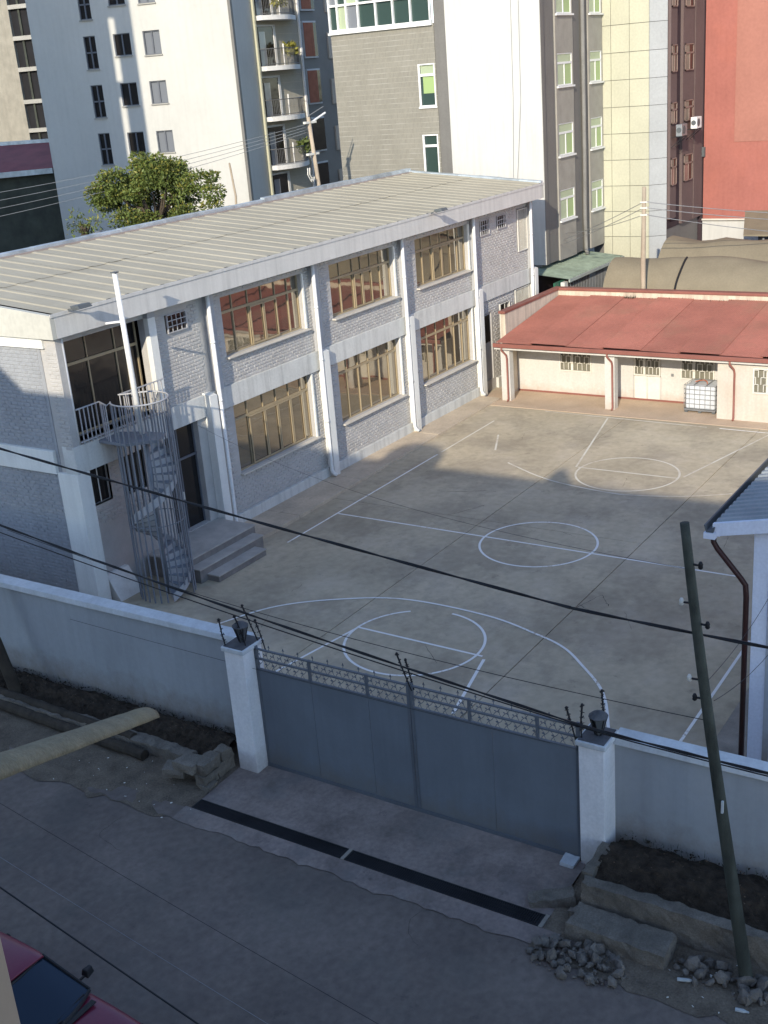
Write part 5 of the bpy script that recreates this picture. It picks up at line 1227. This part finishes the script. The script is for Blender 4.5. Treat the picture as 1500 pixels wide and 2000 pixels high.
q = MB(); q.box(61.5, 70, 47.5, 52, 0, 24); q.build('rear_wing', m_tiled, Bb)
for z0, z1 in ((17.9, 19.6), (15.1, 17.1), (12.3, 14.25), (9.35, 11.3), (6.9, 8.5)):
    cur = z0 > 12
    f = bx(65.1, 66.55, 47.38, 47.5, z0-.1, z1+.1).build('window', m_balc, Bb); bx(65.15, 66.15, 47.34, 47.38, z0, z1).build('pane', m_cwin if cur else m_gdark, f); bx(66.15, 66.5, 47.35, 47.38, z0, z1).build('pane', m_gdark, f)
    bx(67.8, 68.9, 47.4, 47.5, z0-.2, z1-.6).build('recess', m_aptr, Bb)
# balcony plants
def leafblob(c, rx, ry, rz, n, s, m, name, lab, cat, m2=None, solid=False):
    q = MB(); q2 = MB()
    for i in range(n):
        v = Vector((R()*2-1, R()*2-1, R()*2-1))
        if v.length > 1: v.normalize(); v *= R()**.4
        p = Vector((c[0]+v.x*rx, c[1]+v.y*ry, c[2]+v.z*rz)); a = Vector((R()-.5, R()-.5, R()-.2)).normalized(); b = a.cross(Vector((R()-.5, R()-.5, R()-.5))).normalized(); ss = s*(.6+.8*R())
        (q2 if m2 and R() < .25 else q).add([p-a*ss, p+b*ss*.4, p+a*ss, p-b*ss*.4], [(0, 1, 2, 3)])
    return q, q2
for (x, z, lab) in ((59.4, 15.35, 'leafy potted palm on the upper curved balcony'), (59.9, 9.85, 'leafy potted shrub on the lower curved balcony'), (58.9, 18.0, 'plants on the topmost visible balcony')):
    t = thing('potted_plant', lab, 'plant', (x, 44.4, z-.75), 'plants on the curved balconies')
    q, _ = leafblob((x, 44.3, z+.15), .6, .4, .45, 160, .16, m_leafy, '', '', ''); q.build('foliage', m_leafy if z > 12 else m_leaf, t)
    MB().lathe((x, 44.4, z-.72), [(.13, 0), (.18, .35)], 12).build('pot', m_slab, t)
# far-left concrete frame building
OL = (77.48, 88.34)
Lb = thing('unfinished_block', 'bare concrete block wall building with open dark storeys at the upper left', 'building', (*OL, 0))
q = MB(); fbox(q, OL, U, -.12, 14, -10, 0, 0, 30); q.build('block_wall', m_block, Lb)
q = MB(); fbox(q, OL, U, -6, -.12, -10, -.35, 0, 30); q.build('interior', m_dark, Lb)  # near-black block stands in for the shade inside the open storeys
for z in (21.65, 19.08, 16.48, 13.75, 11.28, 8.9): q = MB(); fbox(q, OL, U, -6, -.12, -2.2, .02, z-.13, z+.22); q.build('floor_slab', m_slab, Lb)
for u in (-1.0, -2.1): q = MB(); fbox(q, OL, U, u-.1, u+.1, -.34, -.2, 0, 30); q.build('post', m_shed, Lb)
# dark shed with red roof
OS = (50.6, 56.3)
Sh = thing('dark_shed', 'dark walled building with faded red roof behind the school at the left', 'building', (*OS, 0))
q = MB(); fbox(q, OS, U, -.38, 12, -4, 0, 0, 10.0); q.build('wall', m_shed, Sh)
P_ = lambda u, n, z: (OS[0]+U[0]*u-U[1]*n, OS[1]+U[1]*u+U[0]*n, z)
MB().prism([P_(-.37, .35, 9.95), P_(12, .35, 9.6), P_(12, -4.2, 11.2), P_(-.37, -4.2, 11.2)], [P_(-.37, .35, 10.03), P_(12, .35, 9.68), P_(12, -4.2, 11.28), P_(-.37, -4.2, 11.28)]).build('roof', mat('old_red_roof', (.22, .06, .06), rough=.6, var=.2, scale=1), Sh)
q = MB(); q.prism([P_(-.37, .36, 9.7), P_(12, .36, 9.32), P_(12, .44, 9.32), P_(-.37, .44, 9.7)], [P_(-.37, .36, 10.0), P_(12, .36, 9.7), P_(12, .44, 9.7), P_(-.37, .44, 10.0)]); q.build('eaves_board', m_flash, Sh)
q = MB(); fbox(q, OS, U, -.37, 12, -4.4, -4.2, 11.1, 11.5); q.build('ridge_board', m_flash, Sh)
t = thing('satellite_dish', 'round white satellite dish on the faded red shed roof', 'satellite dish', P_(1.2, -3.2, 10.9))
c = P_(1.2, -3.0, 11.4); MB().prism([(c[0]+.5*math.cos(i*PI/10)*.28, c[1]+.5*math.cos(i*PI/10)*.96, c[2]+.28*math.sin(i*PI/10)) for i in range(20)], [(c[0]-.08+.42*math.cos(i*PI/10)*.28, c[1]-.03+.42*math.cos(i*PI/10)*.96, c[2]+.03+.23*math.sin(i*PI/10)) for i in range(20)]).build('dish', m_flash, t); MB().tube([P_(1.2, -3.1, 10.7), c], .03, 6).build('mast', m_cage, t)
# low wall behind the school and old stick
o = bx(30, 46, 36.5, 36.7, 0, 7.6).build('rear_wall', m_slab); tag(o, 'grey wall just visible beyond the school roof at the left', 'wall')
o = MB().tube([(49.2, 41.2, 5), (49.0, 41.1, 7.2), (49.1, 41.05, 8.3), (48.95, 41.1, 10.0)], [.08, .07, .06, .05], 7).build('wooden_post', m_polec); tag(o, 'crooked pale wooden post beyond the school roof', 'post')
# unseen tower at left shading white block; fin and links added for striped shade
o = MB().box(14, 27.2, 43.6, 62, 0, 36).box(26.6, 27.2, 42.1, 43.05, 0, 36).box(26.7, 27.1, 43.05, 43.6, 3, 3.4).box(26.7, 27.1, 43.05, 43.6, 20.2, 21.0).box(26.7, 27.1, 43.05, 43.6, 24.6, 25.3).box(26.7, 27.1, 43.05, 43.6, 28.8, 29.6).build('neighbour_tower', m_bldg); tag(o, 'rendered tower beyond the left edge of the view, with a fin added to stripe its shadow', 'building')
# concrete lamp pole behind the school
t = thing('street_lamp', 'weathered concrete pole with a white tube lamp beyond the school roof', 'street lamp', (48, 35, 0))
MB().tube([(48.35, 35, 0), (48.2, 35, 8.9), (47.85, 35, 12.05)], [.12, .105, .09], 10).build('shaft', m_polec, t, smooth=True)
MB().tube([(48.1, 35, 11.8), (49.2, 34.95, 12.15)], .05, 8).build('tube_lamp', m_al, t); MB().bar((47.9, 35, 12.1), (49.1, 34.95, 12.45), .03).build('lamp_arm', m_cage, t)
for z in (11.75, 10.3): bx(47.5, 48.4, 34.93, 35.07, z, z+.1).build('cross_bar', m_grille, t)
for i in range(2): MB().tube([(47.3+i*.16, 34.9, 9.75), (47.25+i*.16, 34.9, 9.45), (47.5+i*.16, 34.9, 9.1), (47.6+i*.16, 34.9, 9.3)], .03, 5).build('insulator', m_grille, t)
for i in range(4): cable((47.9, 35, 11.75-i*.12), (20, 50, 10.2-i*.55), .8, .011, ('top', 'second', 'third', 'lowest')[i]+' pale wire running left from the lamp pole behind the school', m_wireg, grp='wires behind the school')
for i in range(4): cable((32, 33.4, 9.0+.02*i), (22, 36+i*.3, 8.3-i*.35), .15, .010, ('first', 'second', 'third', 'fourth')[i]+' wire fanning out above the left end of the school roof', m_wireg, grp='wires over the left end of the roof')
# tree behind the school
def tree(base, crown, n, lab):
    t = thing('broadleaf_tree', lab, 'tree', base)
    bx_, by_, bz_ = base; cx, cy, cz, rx, ry, rz = crown
    q = MB(); q.tube([(bx_, by_, 0), (bx_+.1, by_, 4), (cx, cy, cz-rz*.6)], [.3, .22, .16], 10)
    tips = []
    for i in range(16):
        a = 2*PI*i/16+R()*.4; e = .2+R()*.8; tip = (cx+rx*.8*math.cos(a)*e, cy+ry*.85*math.sin(a)*e, cz+rz*(-.2+.9*R())); tips.append(tip)
        q.tube([(cx, cy, cz-rz*.7), ((cx+tip[0])/2, (cy+tip[1])/2, cz-rz*.2), tip], [.1, .06, .02], 6)
    q.build('trunk', m_bark, t)
    cl = []
    for i in range(58):
        a = R()*2*PI; u = R()**.4; z = R()*2-1; w = math.sqrt(max(0, 1-z*z))
        cl.append((cx+rx*w*math.cos(a)*u*.86, cy+ry*w*math.sin(a)*u*.9, cz+rz*z*.8, (.28+.5*R())*min(1, ry/2)))
    cl += [(cx+.5, cy-ry*1.0, cz+.2, .5), (cx+.5, cy-ry*1.02, cz+.9, .32), (cx+.3, cy-ry*.98, cz-.5, .55), (cx, cy+ry*1.0, cz+.6, .38), (cx, cy+ry*.95, cz-.2, .5), (cx, cy+.6, cz+rz*.98, .4), (cx-.2, cy-.8, cz+rz*.95, .35)]
    L1 = MB(); L2 = MB()
    for (x, y, z, r) in cl:
        for k in range(int(n*r*r*2)):
            v = Vector((R()-.5, R()-.5, R()-.5)).normalized()*(r*(.55+.6*R())); v.z *= .8
            p = Vector((x, y, z))+v; a = (v.normalized()*.6+Vector((R()-.5, R()-.5, R()-.6))).normalized(); b = a.cross(Vector((R()-.5, R()-.5, R()-.5))).normalized(); s = .06+.045*R()
            (L2 if (R() < .2 and v.z > 0) or R() < .04 else L1).add([p-a*s, p+b*s*.45, p+a*s, p-b*s*.45], [(0, 1, 2, 3)])  # yellow leaves mostly on upper sides, sunlight put into the colour
    L1.build('crown', m_leaf, t); L2.build('sun_tinted_leaves', m_leafy, t)
tree((40.5, 38.6, 0), (40.3, 38.5, 9.2, 2.4, 3.15, 1.85), 820, 'leafy green tree with top yellowed as if sunlit behind the school roof')
tree((38, 41.2, 0), (37.2, 39.9, 8.35, .3, .32, .3), 120, 'small yellow green sapling tip left of the big tree')
